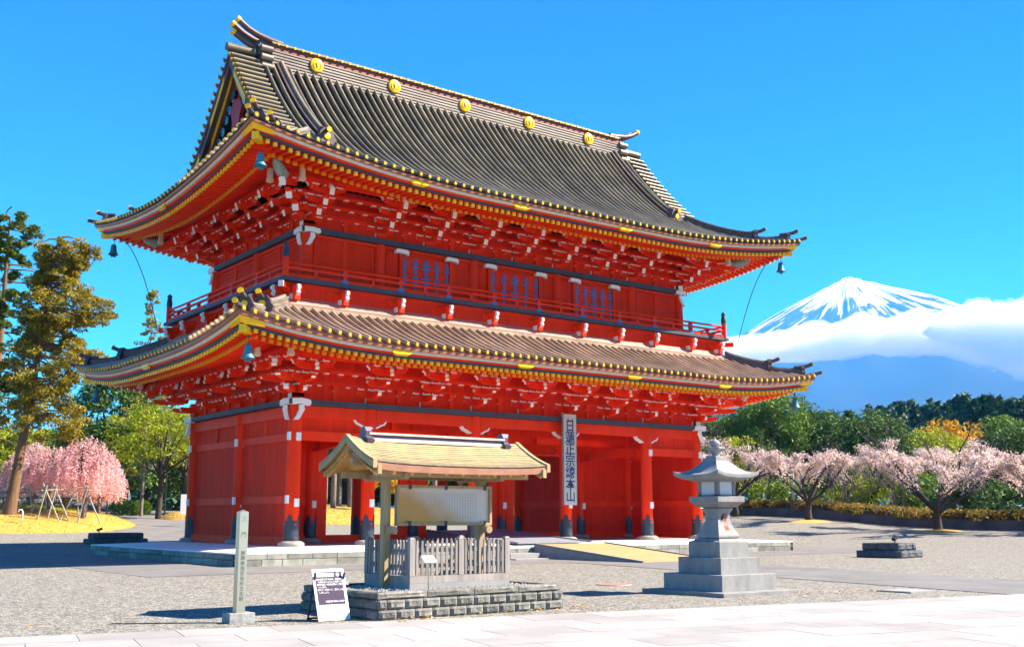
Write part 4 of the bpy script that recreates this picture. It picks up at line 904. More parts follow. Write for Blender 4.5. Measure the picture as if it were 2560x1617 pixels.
cp = MB(); cp.lathe([(.125, 0), (.125, .86)], 14); cpm = cp.mesh('corner_post', ['red'])
fn = MB(); fn.lathe([(.138, .80), (.138, 1.02), (.125, 1.06), (.10, 1.10), (.13, 1.14), (.10, 1.18), (.085, 1.20), (.13, 1.27), (.12, 1.33), (.07, 1.38), (.01, 1.43)], 14); fnm = fn.mesh('finial', ['iron'])
for x in (-OB, X5 + OB):
    for y in (-OB, Y2 + OB):
        c_ = put('corner_post', cpm, rail_, (x, y, 10.48)); put('finial', fnm, rail_, (x, y, 10.48))
# upper walls
UX = [.5, 4.0, 9.0, 14.0, 19.0, 22.5]; UY = [.5, 5.2, 10.1]
ucm = MB(); ucm.lathe([(.27, 10.48), (.265, 12.86)], 24); ucm = ucm.mesh('column', ['red'])
for x in UX:
    for y in (.5, 10.1): put('column', ucm, gate, (x, y, 0))
for x in (.5, 22.5): put('column', ucm, gate, (x, 5.2, 0))
rring('upper_wall', UPP, .02, -.02, 10.48, 12.9, 'red_board'); rring('upper_head_beam', UPP, .13, -.1, 12.72, 12.858, 'red'); rring('upper_tie_beam', UPP, .10, -.1, 12.42, 12.56, 'red') if 0 else None
rring('upper_sill', UPP, .12, -.1, 10.90, 11.05, 'red')
def louver(w, h):
    b = MB(); f_ = .06; b.box(-w / 2, w / 2, -.09, -.021, 0, f_); b.box(-w / 2, w / 2, -.09, -.021, h - f_, h); b.box(-w / 2, -w / 2 + f_, -.09, -.021, f_, h - f_); b.box(w / 2 - f_, w / 2, -.09, -.021, f_, h - f_)
    n = 10; s_ = (h - 2 * f_) / n
    for i in range(n):
        z = f_ + s_ * i; b.add([(-w / 2 + f_, -.025, z + s_ * .18), (w / 2 - f_, -.025, z + s_ * .18), (w / 2 - f_, -.075, z + .02), (-w / 2 + f_, -.075, z + .02), (-w / 2 + f_, -.06, z + s_ * .82), (w / 2 - f_, -.06, z + s_ * .82), (w / 2 - f_, -.022, z + s_ * .95), (-w / 2 + f_, -.022, z + s_ * .95)], [(3, 2, 1, 0), (3, 4, 5, 2), (4, 7, 6, 5)] if 0 else [(0, 1, 2, 3), (3, 2, 5, 4), (4, 5, 6, 7)])
    return b
lw = {}
def put_louver(x, y, rz, w):
    if w not in lw: lw[w] = louver(w, 1.55).mesh('louver_window', ['red'])
    put('louver_window', lw[w], gate, (x, y, 11.10), rz)
for (a, b_) in ((.77, 3.73), (19.27, 22.23)):
    m_ = (a + b_) / 2; w = round((b_ - a) / 2 - .12, 2); put_louver((a + m_) / 2, .5, 0, w); put_louver((b_ + m_) / 2, .5, 0, w); ibox('mullion', m_ - .07, m_ + .07, .38, .479, 11.05, 12.72, 'red')
for (a, b_) in ((.77, 4.93), (5.47, 9.83)):
    m_ = (a + b_) / 2; w = round((b_ - a) / 2 - .2, 2)
    for x, rz in ((.5, -math.pi / 2), (22.5, math.pi / 2)):
        put_louver(x, (a + m_) / 2, rz, w); put_louver(x, (b_ + m_) / 2, rz, w)
    ibox('mullion', .38, .479, m_ - .07, m_ + .07, 11.05, 12.72, 'red')
# doors with blue iron straps, white capped posts
strap = MB(); strap.box(-.045, .045, -.012, 0, -.34, .34); strap.box(-.13, .13, -.014, -.001, .06, .14); strap.box(-.13, .13, -.014, -.001, -.14, -.06); strapm = strap.mesh('iron_strap', ['blue_metal'])
cap_ = MB(); pr = [(-.28, .0), (-.30, .12), (-.2, .18), (.2, .17), (.3, .12), (.28, -.04), (.18, .02), (-.18, .03)]; cap_.prism(pr, -.16, .02, 'y'); capm = cap_.mesh('post_cap', ['white'])
for (a, b_) in ((5.05, 7.71), (9.89, 12.91), (15.08, 17.73)):
    dr = empty('door', gate); m_ = (a + b_) / 2
    for x0, x1 in ((a + .1, m_ - .01), (m_ + .01, b_ - .1)):
        b = MB(); b.box(x0, x1, .43, .479, 10.5, 12.55); 
        for zq in (10.55, 11.2, 11.85, 12.45): b.box(x0 + .02, x1 - .02, .405, .43, zq, zq + .09)
        for xq in (x0 + .02, (x0 + x1) / 2 - .05, x1 - .12): b.box(xq, xq + .10, .408, .431, 10.5, 12.55)
        b.build('leaf', 'red', dr)
    for x in (a, b_):
        ibox('post', x - .09, x + .09, .33, .478, 10.48, 12.62, 'red', dr); put('post_cap', capm, dr, (x - .02, .36, 12.58), 0, (1.15, 1, 1.2))
    for i in range(5):
        x = a + .2 + (b_ - a - .4) * i / 4
        for z in (10.86, 11.52, 12.18): put('iron_strap', strapm, dr, (x, .40, z), 0, (1.9 if i == 2 else 1.3, 1, .95))
for x0, x1 in ((4.3, 4.9), (7.86, 8.72), (9.28, 9.75), (13.05, 13.72), (14.28, 14.93), (17.88, 18.72)): ibox('wall_panel', x0, x1, .42, .478, 11.1, 12.6, 'red_board')
# painted carved corner blocks under the eaves
for lv, z, o in (('U', 14.55, 1.9), ('L', 7.45, 2.35)):
    for sx, sy in ((0, 0), (1, 0), (0, 1)):
        x, y = (X5 + o if sx else -o), (Y2 + o if sy else -o); dx, dy = (1 if sx else -1), (1 if sy else -1)
        if lv == 'U':
            b = MB(); pts = [(x - dx * .35, y - dy * .35, z - .02), (x, y, z), (x + dx * .25, y + dy * .25, z + .12), (x + dx * .42, y + dy * .42, z + .30)]
            b.tube(pts, [.20, .25, .20, .10], 6); b.build('corner_carving', 'stone_painted', gate)
        for ax in (0, 1):
            b = MB(); px, py = (x - dx * .95, y) if ax == 0 else (x, y - dy * .95); b.box(px - .09, px + .09, py - .09, py + .09, z - .12, z + .30); b.box(px - .11, px + .11, py - .11, py + .11, z - .26, z - .121); b.build('purlin_end', 'cream' if 1 else 'white', gate)
# ------------------------------------------------------------------ name board on the gate
nb = empty('name_board', None, (13.83, -.62, 1.68)); tag(nb, 'tall pale board with blue brush lettering hung on the gate column', 'sign')
b = MB(); b.box(-.37, .37, -.06, .04, 0, 4.22); b.build('board', 'sign_wood', nb)
b = MB(); b.box(-.41, -.371, -.05, .05, -.03, 4.25); b.box(.371, .41, -.05, .05, -.03, 4.25); b.build('edge_frame', 'wood_grey', nb)
for i, ch in enumerate('日蓮正宗總本山'):
    text('lettering', ch, .60, 'inkblue', nb, (.0, -.063, 3.64 - i * .545), (R(90), 0, 0), .002, .010, sx=1.0)
for x in (-.13, .13):
    b = MB(); b.tube([(x, -.07, 4.0), (x, -.11, 3.93), (x, -.07, 3.88)], .022, 6); b.build('hook', 'iron', nb)
# ------------------------------------------------------------------ wind bells
bl = MB(); bl.lathe([(.015, .02), (.09, .0), (.13, -.06), (.145, -.20), (.16, -.34), (.20, -.44), (.255, -.50), (.25, -.515), (.19, -.46), (.14, -.36)], 16); blm = bl.mesh('bell_body', ['verdigris'])
bk = MB(); bk.tube([(0, 0, .30), (0, 0, .16), (.03, 0, .1), (0, 0, .02)], .014, 6); bk.tube([(-.05, 0, .26), (.05, 0, .26)], .02, 6); bkm = bk.mesh('hook', ['iron'])
cl = MB(); cl.tube([(0, 0, -.2), (0, 0, -.52)], .012, 5); cl.add([(-.13, 0, -.55), (0, 0, -.49), (.13, 0, -.55), (.11, 0, -.66), (0, 0, -.62), (-.11, 0, -.66)], [(0, 1, 2, 3, 4, 5)]); clm = cl.mesh('clapper', ['verdigris'])
for lv, nm in (('U', 'upper'), ('L', 'lower')):
    E = EV[lv]; o = E['fo'] - .35; z = E['fz'] + lift(E, .3) - .52
    for (x, y, where) in ((-o, -o, 'under the near corner of the %s roof' % nm), (-o, Y2 + o, 'under the far left corner of the %s roof' % nm), (X5 + o, -o, 'under the right front corner of the %s roof' % nm)):
        t_ = empty('wind_bell', None, (x, y, z)); put('bell_body', blm, t_); put('hook', bkm, t_); put('clapper', clm, t_)
        tag(t_, 'bronze wind bell hanging ' + where, 'bell', 'bells at the roof corners')
# net cords from the upper eave corners down to the balcony
for (x, y, x2, y2, lab) in ((-3.3, Y2 + 3.3, -1.6, Y2 + 1.6, 'thin dark net cord curving down from the upper left eave'), (X5 + 3.3, -3.3, X5 + 1.7, -1.7, 'thin dark net cord curving down from the upper right eave')):
    b = MB(); pts = []
    for i in range(19):
        t_ = i / 18; q_ = t_ ** .55; pts.append((x + (x2 - x) * q_, y + (y2 - y) * q_, 14.9 + (10.2 - 14.9) * t_))
    b.tube(pts, .022, 5); tag(b.build('net_cord', 'cord'), lab, 'cord')
# ------------------------------------------------------------------ foreground: planter, notice board shelter, fence
def lumpy(w, h, d, seed, amp=.02, nx=6, nz=4, inset=.012):    # rough faced stone, face towards -y, corner at origin
    rnd = random.Random(seed); b = MB(); V = []; off = rnd.uniform(0, 99)
    for j in range(nz + 1):
        for i in range(nx + 1):
            e = (i in (0, nx)) or (j in (0, nz)); x = w * i / nx; z = h * j / nz
            if e: x = min(max(x, .005), w - .005); z = min(max(z, .005), h - .005)
            V.append((x, 0.0 if e else -inset - amp * (1 + mnoise.noise((x * 9 + off, z * 9, off))) - rnd.uniform(0, amp * .7), z))
    W = nx + 1; b.add(V, [(j * W + i, j * W + i + 1, (j + 1) * W + i + 1, (j + 1) * W + i) for j in range(nz) for i in range(nx)])
    b.add([(.005, 0, .005), (w - .005, 0, .005), (w - .005, 0, h - .005), (.005, 0, h - .005), (.005, d, .005), (w - .005, d, .005), (w - .005, d, h - .005), (.005, d, h - .005)], [(1, 5, 6, 2), (4, 0, 3, 7), (3, 2, 6, 7), (0, 4, 5, 1)])
    return b
PLX0, PLX1, PLY0, PLY1, PLT = -9.83, -5.82, -23.70, -20.95, -.12
pl = empty('stone_planter', None, ((PLX0 + PLX1) / 2, (PLY0 + PLY1) / 2, GZ)); tag(pl, 'low rough stone block planter under the roofed notice board', 'planter')
pcx, pcy = (PLX0 + PLX1) / 2, (PLY0 + PLY1) / 2; H0 = PLT - GZ
stones = {}
def stone(w, h, k):
    key = (round(w, 3), round(h, 3), k)
    if key not in stones: stones[key] = lumpy(w, h, .2, k * 17 + 3).mesh('stone', ['rough_stone'])
    return stones[key]
for (z, h, off, lean, wst) in ((0, .165, 0, .05, .36), (.167, .165, .18, .02, .36), (.334, H0 - .336, 0, .0, 1.0)):
    for (x0, y0, L_, rz) in ((PLX0 - pcx, PLY0 - pcy - lean, PLX1 - PLX0, 0), (PLX0 - pcx - lean, PLY1 - pcy, PLY1 - PLY0, -math.pi / 2), (PLX1 - pcx + lean, PLY0 - pcy, PLY1 - PLY0, math.pi / 2), (PLX1 - pcx, PLY1 - pcy + lean, PLX1 - PLX0, math.pi)):
        s_ = 0.0; first = True; k = 0
        while s_ < L_ - .03:
            w = wst if not (first and off) else off
            w = min(w, L_ - s_)
            if L_ - s_ - w < .12: w = L_ - s_
            put('stone', stone(w - .004, h, (k * 5 + int(z * 30)) % 6), pl, (x0 + math.cos(rz) * s_, y0 + math.sin(rz) * s_, z), rz); s_ += w; first = False; k += 1
b = MB(); b.box(PLX0 - pcx + .15, PLX1 - pcx - .15, PLY0 - pcy + .15, PLY1 - pcy - .15, 0, H0 - .05); b.build('soil', 'dark_stone', pl)
b = MB(); rnd = random.Random(4)
for i in range(1500):
    x, y = rnd.uniform(PLX0 + .2, PLX1 - .2) - pcx, rnd.uniform(PLY0 + .2, PLY1 - .2) - pcy; r_ = rnd.uniform(.018, .042); a = rnd.uniform(0, 3)
    ca, sa = math.cos(a) * r_, math.sin(a) * r_; z = H0 - .05
    b.add([(x + ca, y + sa, z), (x - sa, y + ca, z), (x - ca, y - sa, z), (x + sa, y - ca, z), (x + ca * .3, y + sa * .3, z + r_ * 1.1)], [(0, 1, 4), (1, 2, 4), (2, 3, 4), (3, 0, 4)])
o = b.build('pebbles', 'granite_dark', pl); o['kind'] = 'stuff'
# picket fence
FX0, FX1, FY0, FY1, FB = -8.64, -6.48, -22.84, -21.28, PLT - .05
fc = ((FX0 + FX1) / 2, (FY0 + FY1) / 2); fe = empty('picket_fence', None, (fc[0], fc[1], FB)); tag(fe, 'weathered grey wooden picket fence on the planter around the notice board', 'fence')
fw, fd = (FX1 - FX0) / 2, (FY1 - FY0) / 2
b = MB(); V = fw + .05; D_ = fd + .05
for (x0, x1, y0, y1) in ((-V, V, -D_, -D_ + .1), (-V, V, D_ - .1, D_), (-V, -V + .1, -D_ + .1, D_ - .1), (V - .1, V, -D_ + .1, D_ - .1)): b.box(x0, x1, y0, y1, 0, .11)
b.build('footing', 'concrete', fe)
for (x0, x1, y0, y1) in ((-V, V, -D_, -D_ + .08), (-V, V, D_ - .08, D_), (-V, -V + .08, -D_ + .081, D_ - .081), (V - .08, V, -D_ + .081, D_ - .081)):
    b = MB(); b.box(x0, x1, y0, y1, .112, .24); b.build('ground_sill', 'wood_grey', fe)
pk = MB(); pk.box(-.022, .022, -.012, .012, .25, .86); pk.prism([(-.022, .86), (.022, .86), (.0, .885)], -.012, .012, 'y'); pkm = pk.mesh('picket', ['wood_grey'])
po = MB(); po.box(-.055, .055, -.055, .055, .241, .90); po.frus(0, 0, .901, .93, .06, .06, .03, .03); pom = po.mesh('post', ['wood_grey'])
def side(p, q, n_post, rz):
    p, q = Vector((*p, 0)), Vector((*q, 0)); d = (q - p); L_ = d.length; d.normalize(); nrm = Vector((d.y, -d.x, 0))
    for z in (.42, .70):
        b = MB(); b.bar((p.x, p.y, z), (q.x, q.y, z), .035, .07); b.build('rail', 'wood_grey', fe)
    for i in range(1, n_post): c_ = p + d * (L_ * i / n_post); put('post', pom, fe, (c_.x, c_.y, 0), rz)
    n_ = int(L_ / .105)
    for i in range(1, n_):
        c_ = p + d * (L_ * i / n_); near = min(abs(L_ * i / n_ - L_ * k / n_post) for k in range(n_post + 1))
        if near > .07: c_ = c_ + nrm * .032; put('picket', pkm, fe, (c_.x, c_.y, 0), rz)
side((-fw, -fd), (fw, -fd), 2, 0); side((-fw, fd), (-fw, -fd), 1, math.pi / 2); side((fw, -fd), (fw, fd), 1, math.pi / 2); side((fw, fd), (-fw, fd), 2, 0)
for x in (-fw, fw):
    for y in (-fd, fd): put('post', pom, fe, (x, y, 0))
# roofed notice board
KY = -22.10; KX0, KX1 = -9.62, -5.62; kc = (KX0 + KX1) / 2
ks = empty('notice_board', None, (kc, KY, FB)); tag(ks, 'roofed wooden notice board with shingled gable roof and faded text panel', 'notice board')
def KL(x, y, z): return (x - kc, y - KY, z - FB)
for x in (-8.76, -6.58):
    b = MB(); p = KL(x, KY, 0); b.box(p[0] - .07, p[0] + .07, -.07, .07, 0, 2.10 - FB); b.build('post', 'wood_tan', ks)
    b = MB(); q = KL(x, KY - .16, .98); b.box(q[0] - .045, q[0] + .045, -.26, .1, q[2] - .16, q[2] - .02); b.tube([(q[0] + .02, -.30, q[2] - .09), (q[0] + .02, -.15, q[2] - .09)], .075, 9); b.build('bracket', 'wood_tan', ks)
b = MB(); z0, z1 = .97 - FB, 1.73 - FB; xa, xb = -8.62 - kc, -6.42 - kc
for (x0, x1, zz0, zz1) in ((xa, xb, z0, z0 + .05), (xa, xb, z1 - .05, z1), (xa, xa + .05, z0 + .05, z1 - .05), (xb - .05, xb, z0 + .05, z1 - .05)): b.box(x0, x1, -.19, -.09, zz0, zz1)
b.build('frame', 'wood_tan', ks)
b = MB(); b.box(xa + .05, xb - .05, -.13, -.09, z0 + .05, z1 - .05)
def paper_material():
    m = bpy.data.materials.new('faded_paper'); m.use_nodes = True; nt = m.node_tree; bs = nt.nodes['Principled BSDF']; bs.inputs['Roughness'].default_value = .25
    g = nt.nodes.new('ShaderNodeTexCoord'); sx = nt.nodes.new('ShaderNodeSeparateXYZ'); nt.links.new(g.outputs['Object'], sx.inputs[0])
    n = nt.nodes.new('ShaderNodeTexNoise'); n.inputs['Scale'].default_value = 2.2; n.inputs['Detail'].default_value = 6; nt.links.new(g.outputs['Object'], n.inputs['Vector'])
    # amber water stain creeping up from the lower corner of the sheet
    a1 = nt.nodes.new('ShaderNodeMath'); a1.operation = 'MULTIPLY_ADD'; a1.inputs[1].default_value = -0.42; a1.inputs[2].default_value = 1.16; nt.links.new(sx.outputs['Z'], a1.inputs[0])
    a2 = nt.nodes.new('ShaderNodeMath'); a2.operation = 'MULTIPLY_ADD'; a2.inputs[1].default_value = -0.20; nt.links.new(sx.outputs['X'], a2.inputs[0]); nt.links.new(a1.outputs[0], a2.inputs[2])
    a3 = nt.nodes.new('ShaderNodeMath'); a3.operation = 'MULTIPLY_ADD'; a3.inputs[1].default_value = 0.30; nt.links.new(n.outputs['Fac'], a3.inputs[0]); nt.links.new(a2.outputs[0], a3.inputs[2])
    rp = nt.nodes.new('ShaderNodeValToRGB'); rp.color_ramp.elements[0].position = .60; rp.color_ramp.elements[0].color = (.56, .49, .43, 1); rp.color_ramp.elements[1].position = .82; rp.color_ramp.elements[1].color = (.52, .25, .035, 1)
    nt.links.new(a3.outputs[0], rp.inputs[0]); nt.links.new(rp.outputs[0], bs.inputs['Base Color']); MATS['faded_paper'] = m
paper_material()
pp = b.build('paper_panel', 'faded_paper', ks)
rnd = random.Random(11); b = MB()                         # faded columns of small brush characters
for i in range(30):
    x = xb - .36 - i * .062
    if x < xa + .15: break
    z = z1 - .15
    while z > z0 + .12:
        for k in range(3): a0 = rnd.uniform(-.012, .012); c0 = rnd.uniform(-.006, .006); b.add([(x + a0 - .009, -.133, z + c0 - .0025), (x + a0 + .009, -.133, z + c0 - .0025), (x + a0 + .009, -.133, z + c0 + .0025), (x + a0 - .009, -.133, z + c0 + .0025)], [(0, 1, 2, 3)])
        z -= .030
mat('faded_ink', (0.20, 0.17, 0.15), rough=.7)
o = b.build('text_columns', 'faded_ink', ks); o['kind'] = 'stuff'
for x in (xa + .28, (xa + xb) / 2, xb - .18):
    for z in (z0 + .02, z1 - .06):
        b = MB(); b.box(x - .03, x + .03, -.20, -.186, z - .02, z + .07); b.build('clamp', 'iron', ks)
for k in range(3):
    mk = MATS['shingle'].copy(); rp = [n for n in mk.node_tree.nodes if n.type == 'VALTORGB'][0]
    for e in rp.color_ramp.elements: e.color = tuple(c * (1.0, .86, 1.1)[k] for c in e.color[:3]) + (1,)
    MATS['shingle_%d' % k] = mk
# its roof
hw = 1.02; zr, ze = 2.56 - FB, 2.06 - FB; x0, x1 = KX0 - kc, KX1 - kc
def rz2(t_): return ze + (zr - ze) * (.62 * t_ + .38 * t_ * t_)     # t_=0 eave, 1 ridge
def curve(x): return .07 * (abs(x) / 2.05) ** 3
for sy in (-1, 1):
    N_ = 13
    for i in range(N_):
        t0, t1 = i / N_, (i + 1.12) / N_; y0, y1 = sy * hw * (1 - t0), sy * hw * (1 - min(1, t1)); b = MB()
        xsq = [x0 - .03 + (x1 - x0 + .06) * k / 10 for k in range(11)]; V = []
        for x in xsq: V += [(x, y0, rz2(t0) + curve(x) + .014), (x, y0, rz2(t0) + curve(x) - .004), (x, y1, rz2(min(1, t1)) + curve(x))]
        fs = []
        for k in range(10): fs += [(3 * k + 1, 3 * k + 4, 3 * k + 3, 3 * k), (3 * k, 3 * k + 3, 3 * k + 5, 3 * k + 2)]
        fs += [(0, 2, 1), (30, 31, 32)]
        b.add(V, fs if sy < 0 else [tuple(reversed(f)) for f in fs]); b.m = [1 if (k < 20 and k % 2 == 0) else 0 for k in range(len(b.f))]; b.build('shingle_course', ['shingle_%d' % (i % 3), 'bark_grey'], ks)
    V = []                                                  # thick eave edge and soffit
    b = MB(); xsq = [x0 + (x1 - x0) * k / 10 for k in range(11)]
    for x in xsq: V += [(x, sy * hw, rz2(0) + curve(x) - .021), (x, sy * (hw - .03), rz2(0) + curve(x) - .14), (x, sy * (hw - .10), rz2(0) + curve(x) - .14)]
    fs = []
    for k in range(10): fs += [(3 * k + 1, 3 * k + 4, 3 * k + 3, 3 * k), (3 * k + 2, 3 * k + 5, 3 * k + 4, 3 * k + 1)]
    b.add(V, fs if sy < 0 else [tuple(reversed(f)) for f in fs]); b.build('eave_edge', 'shingle_edge', ks)
    b = MB(); b.grid(lambda i, j: (x0 + .02 + (x1 - x0 - .04) * i, sy * (hw - .06) * (1 - j), rz2(j) - .10), 4, 10); b.build('soffit', 'wood_orange', ks)
    for i in range(11):
        x = x0 + .12 + i * (x1 - x0 - .24) / 10; b = MB(); b.bar((x, sy * (hw - .10), rz2(.06) - .16), (x, sy * .1, rz2(.9) - .16), .06, .08); b.build('rafter', 'wood_orange', ks)
    for xe, dx in ((x0, 1), (x1, -1)):                    # bargeboards in two layers
        for (a0, a1, d0, d1, m_) in ((-.02, .06, -.13, .025, 'wood_tan'), (.08, .16, -.24, -.08, 'wood_tan')):
            uu = [i / 12 for i in range(13)]; poly = [(sy * (hw + .02) * (1 - t_), rz2(t_) + .07 + d1) for t_ in uu] + [(sy * (hw + .02) * (1 - t_), rz2(t_) + .07 + d0) for t_ in uu[::-1]]
            b = MB(); b.prism(poly, xe + dx * a0, xe + dx * a1, 'x'); b.build('bargeboard', m_, ks)
        b = MB(); b.prism([(sy * .02, rz2(1) - .12), (sy * .85, rz2(.2) - .12), (sy * .02, rz2(.2) - .12)], xe + dx * .40, xe + dx * .44, 'x'); b.build('gable_board', 'wood_orange', ks)
for xe in (x0 + .2, x1 - .2):
    b = MB(); b.prism([(-.07, zr - .12), (.07, zr - .12), (.13, zr - .30), (.05, zr - .40), (0, zr - .50), (-.05, zr - .40), (-.13, zr - .30)], xe - .02, xe + .03, 'x'); b.build('gable_pendant', 'wood_grey', ks)
b = MB(); b.box(x0 + .1, x1 - .1, -.055, .055, rz2(.55) - .2, rz2(.55) - .08); b.build('purlin', 'wood_tan', ks)
for y in (-.62, .62):
    b = MB(); b.box(x0 + .25, x1 - .25, y - .05, y + .05, ze - .20, ze - .08); b.build('eave_beam', 'wood_tan', ks)
for x in (-8.76, -6.58):
    b = MB(); b.box(x - kc - .05, x - kc + .05, -.75, .75, ze - .24, ze - .12); b.build('cross_arm', 'wood_tan', ks)
b = MB()
for (hw2, za, zb_, m_) in ((.11, zr - .03, zr + .03, 0), (.085, zr + .03, zr + .10, 1), (.12, zr + .10, zr + .135, 0)): b.box(x0 + .42, x1 - .42, -hw2, hw2, za, zb_, m_)
b.build('ridge', ['cream', 'purple_tile'], ks)
for xe in (x0 + .40, x1 - .40):
    b = MB(); b.prism([(-.17, zr - .08), (.17, zr - .08), (.20, zr + .02), (.11, zr + .07), (.12, zr + .16), (.06, zr + .24), (-.06, zr + .24), (-.12, zr + .16), (-.11, zr + .07), (-.20, zr + .02)], xe - .06, xe + .06, 'x'); 
    for q in (-.14, .14): b.tube([(xe - .07, q, zr + .0), (xe + .10, q, zr + .0)], .05, 8)
    b.tube([(xe - .04, 0, zr + .2), (xe + .12, 0, zr + .2)], .055, 8); b.build('ridge_end', 'purple_tile', ks)
# ------------------------------------------------------------------ stone lantern
ln = empty('stone_lantern', None, (-.17, -22.57, GZ)); tag(ln, 'tall grey granite lantern on stepped square base with red inscription', 'lantern')
def sq(name, secs, m='granite', n_per=1):
    b = MB(); V = []; 
    for (a, z) in secs: V += [(-a, -a, z), (a, -a, z), (a, a, z), (-a, a, z)]
    fs = [(i * 4 + k, i * 4 + (k + 1) % 4, (i + 1) * 4 + (k + 1) % 4, (i + 1) * 4 + k) for i in range(len(secs) - 1) for k in range(4)] + [(3, 2, 1, 0), tuple(len(secs) * 4 - 4 + k for k in range(4))]
    b.add(V, fs); return b.build(name, m, ln)
sq('base_slab', [(1.25, 0), (1.25, .08), (1.24, .09)])
for (a, z0, z1) in ((.895, .092, .44), (.652, .442, .80)): sq('step', [(a, z0), (a, z1 - .008), (a - .008, z1)])
sq('pedestal', [(.478, .802), (.478, 1.14), (.47, 1.15), (.40, 1.17), (.36, 1.215)])
sq('shaft', [(.30, 1.217), (.345, 1.235), (.35, 1.27), (.335, 1.31), (.27, 1.42), (.225, 1.53), (.195, 1.66), (.195, 1.74), (.21, 1.80), (.24, 1.85), (.255, 1.88), (.25, 1.90), (.21, 1.905)])
sq('platform_plate', [(.22, 1.907), (.30, 1.93), (.36, 1.97), (.445, 2.04), (.448, 2.05), (.448, 2.165), (.44, 2.17)])
b = MB(); a = .305; w = .055
for sx in (-1, 1):
    for sy in (-1, 1): b.box(min(sx * a, sx * (a - .09)), max(sx * a, sx * (a - .09)), min(sy * a, sy * (a - .09)), max(sy * a, sy * (a - .09)), 2.172, 2.60)
b.box(-a, a, -a, a, 2.14, 2.205); b.box(-a, a, -a, a, 2.53, 2.61); b.build('fire_box', 'granite', ln)
for k in range(4):
    b = MB(); b.box(-.212, .212, -.285, -.265, 2.207, 2.528); o = b.build('window_pane', 'panel_white', ln); o.rotation_euler = (0, 0, k * math.pi / 2)
cap = MB(); N_ = 14; rows = []
def capz(r_, t_):                                         # r_: 1 eave .. 0 top; t_: -1..1 along a side
    return 2.60 + .40 * (1 - r_) ** 1.5 + .10 * r_ ** 3 * abs(t_) ** 3 + .06 * r_ ** 2
for k in range(4):
    c_, s_ = math.cos(k * math.pi / 2), math.sin(k * math.pi / 2)
    def F(i, j):
        r_ = 1 - j; a_ = .20 + .50 * r_; t_ = -1 + 2 * i; x, y = a_ * t_, -a_; return (x * c_ - y * s_, x * s_ + y * c_, capz(r_, t_))
    cap.grid(F, N_, 10)
    def G_(i, j):
        a_ = .70 - .02 * j if j < .4 else .692 - (.36) * (j - .4) / .6; t_ = -1 + 2 * i; x, y = a_ * t_, -a_; z = capz(1, t_) - .10 * min(1, j / .4) + (0 if j <= .4 else -.06 * (j - .4) / .6 - (capz(1, t_) - 2.66) * (j - .4) / .6)
        return (x * c_ - y * s_, x * s_ + y * c_, z)
    cap.grid(lambda i, j: G_(1 - i, j), N_, 5)
cap.build('roof', 'granite', ln)
sq('roof_block', [(.21, 2.985), (.21, 3.05), (.16, 3.052), (.155, 3.10), (.11, 3.105)])
b = MB(); b.lathe([(.09, 3.10), (.085, 3.17), (.12, 3.20), (.19, 3.25), (.215, 3.30), (.19, 3.305), (.10, 3.31), (.09, 3.315)], 24)
b.v = [(x * (1 + .10 * math.cos(6 * math.atan2(y, x))) if z > 3.18 else x, y * (1 + .10 * math.cos(6 * math.atan2(y, x))) if z > 3.18 else y, z) for x, y, z in b.v]; b.build('lotus', 'granite', ln)
b = MB(); b.lathe([(.06, 3.312), (.10, 3.34), (.118, 3.38), (.112, 3.42), (.08, 3.46), (.03, 3.485), (.012, 3.515), (.004, 3.54)], 20); b.build('jewel', 'granite', ln)
mat('inscription', (0.55, 0.10, 0.05), rough=.8)
for i, (ch, y, z) in enumerate((('御', -.203, 1.77), ('寳', -.205, 1.60), ('前', -.262, 1.44))):
    t_ = text('inscription', ch, .15, 'inscription', ln, (.02, y - .006, z), (R(90) if i < 2 else R(68), 0, 0), .001, .002)
# ------------------------------------------------------------------ steel marker post
mp_ = empty('marker_post', None, (-11.82, -22.60, GZ)); tag(mp_, 'square stainless steel post with vertical lettering on a grey stone foot', 'post')
b = MB(); b.box(-.22, .22, -.16, .16, 0, .15); b.frus(0, 0, .151, .162, .22, .16, .21, .15); b.build('stone_foot', 'granite_dark', mp_)
b = MB(); b.box(-.075, .075, -.075, .075, .163, 1.80); b.frus(0, 0, 1.80, 1.84, .075, .075, .0, .0); b.build('shaft', 'steel', mp_)
mat('etched', (0.10, 0.10, 0.10), rough=.6)
for ch, z in (('三', 1.68), ('門', 1.42)): text('lettering', ch, .10, 'etched', mp_, (.0, -.077, z), (R(90), 0, 0), .001)
for i, ch in enumerate('静岡県指定有形文化財'): text('lettering', ch, .078, 'etched', mp_, (.0, -.077, 1.12 - i * .082), (R(90), 0, 0), .001, .001)
# ------------------------------------------------------------------ A-frame notice
ab = empty('a_frame_sign', None, (-10.44, -23.22, GZ)); ab.rotation_euler = (0, 0, R(1)); tag(ab, 'purple and white A-frame notice standing before the stone planter', 'sign')
lean = R(20); bd = empty('front_panel', ab, (0, -.12, .01)); bd.rotation_euler = (-lean, 0, 0)
W_, H_ = .56, .86
b = MB(); b.box(-W_ / 2, W_ / 2, -.008, .008, .02, H_); b.build('backing', 'panel_white', bd)
b = MB(); b.box(-W_ / 2 + .025, W_ / 2 - .025, -.0105, -.0082, .27, H_ - .03); b.build('purple_field', 'panel_dark', bd)
b = MB()
for (x0, x1, z0, z1) in ((-W_ / 2 - .02, -W_ / 2, 0, H_ + .02), (W_ / 2, W_ / 2 + .02, 0, H_ + .02), (-W_ / 2, W_ / 2, H_, H_ + .02), (-W_ / 2, W_ / 2, 0, .02)): b.box(x0, x1, -.014, .012, z0, z1)
b.build('metal_edge', 'steel_white', bd)
b = MB(); b.box(-.225, .10, -.0125, -.0107, .745, .81); b.build('title_patch', 'panel_white', bd)
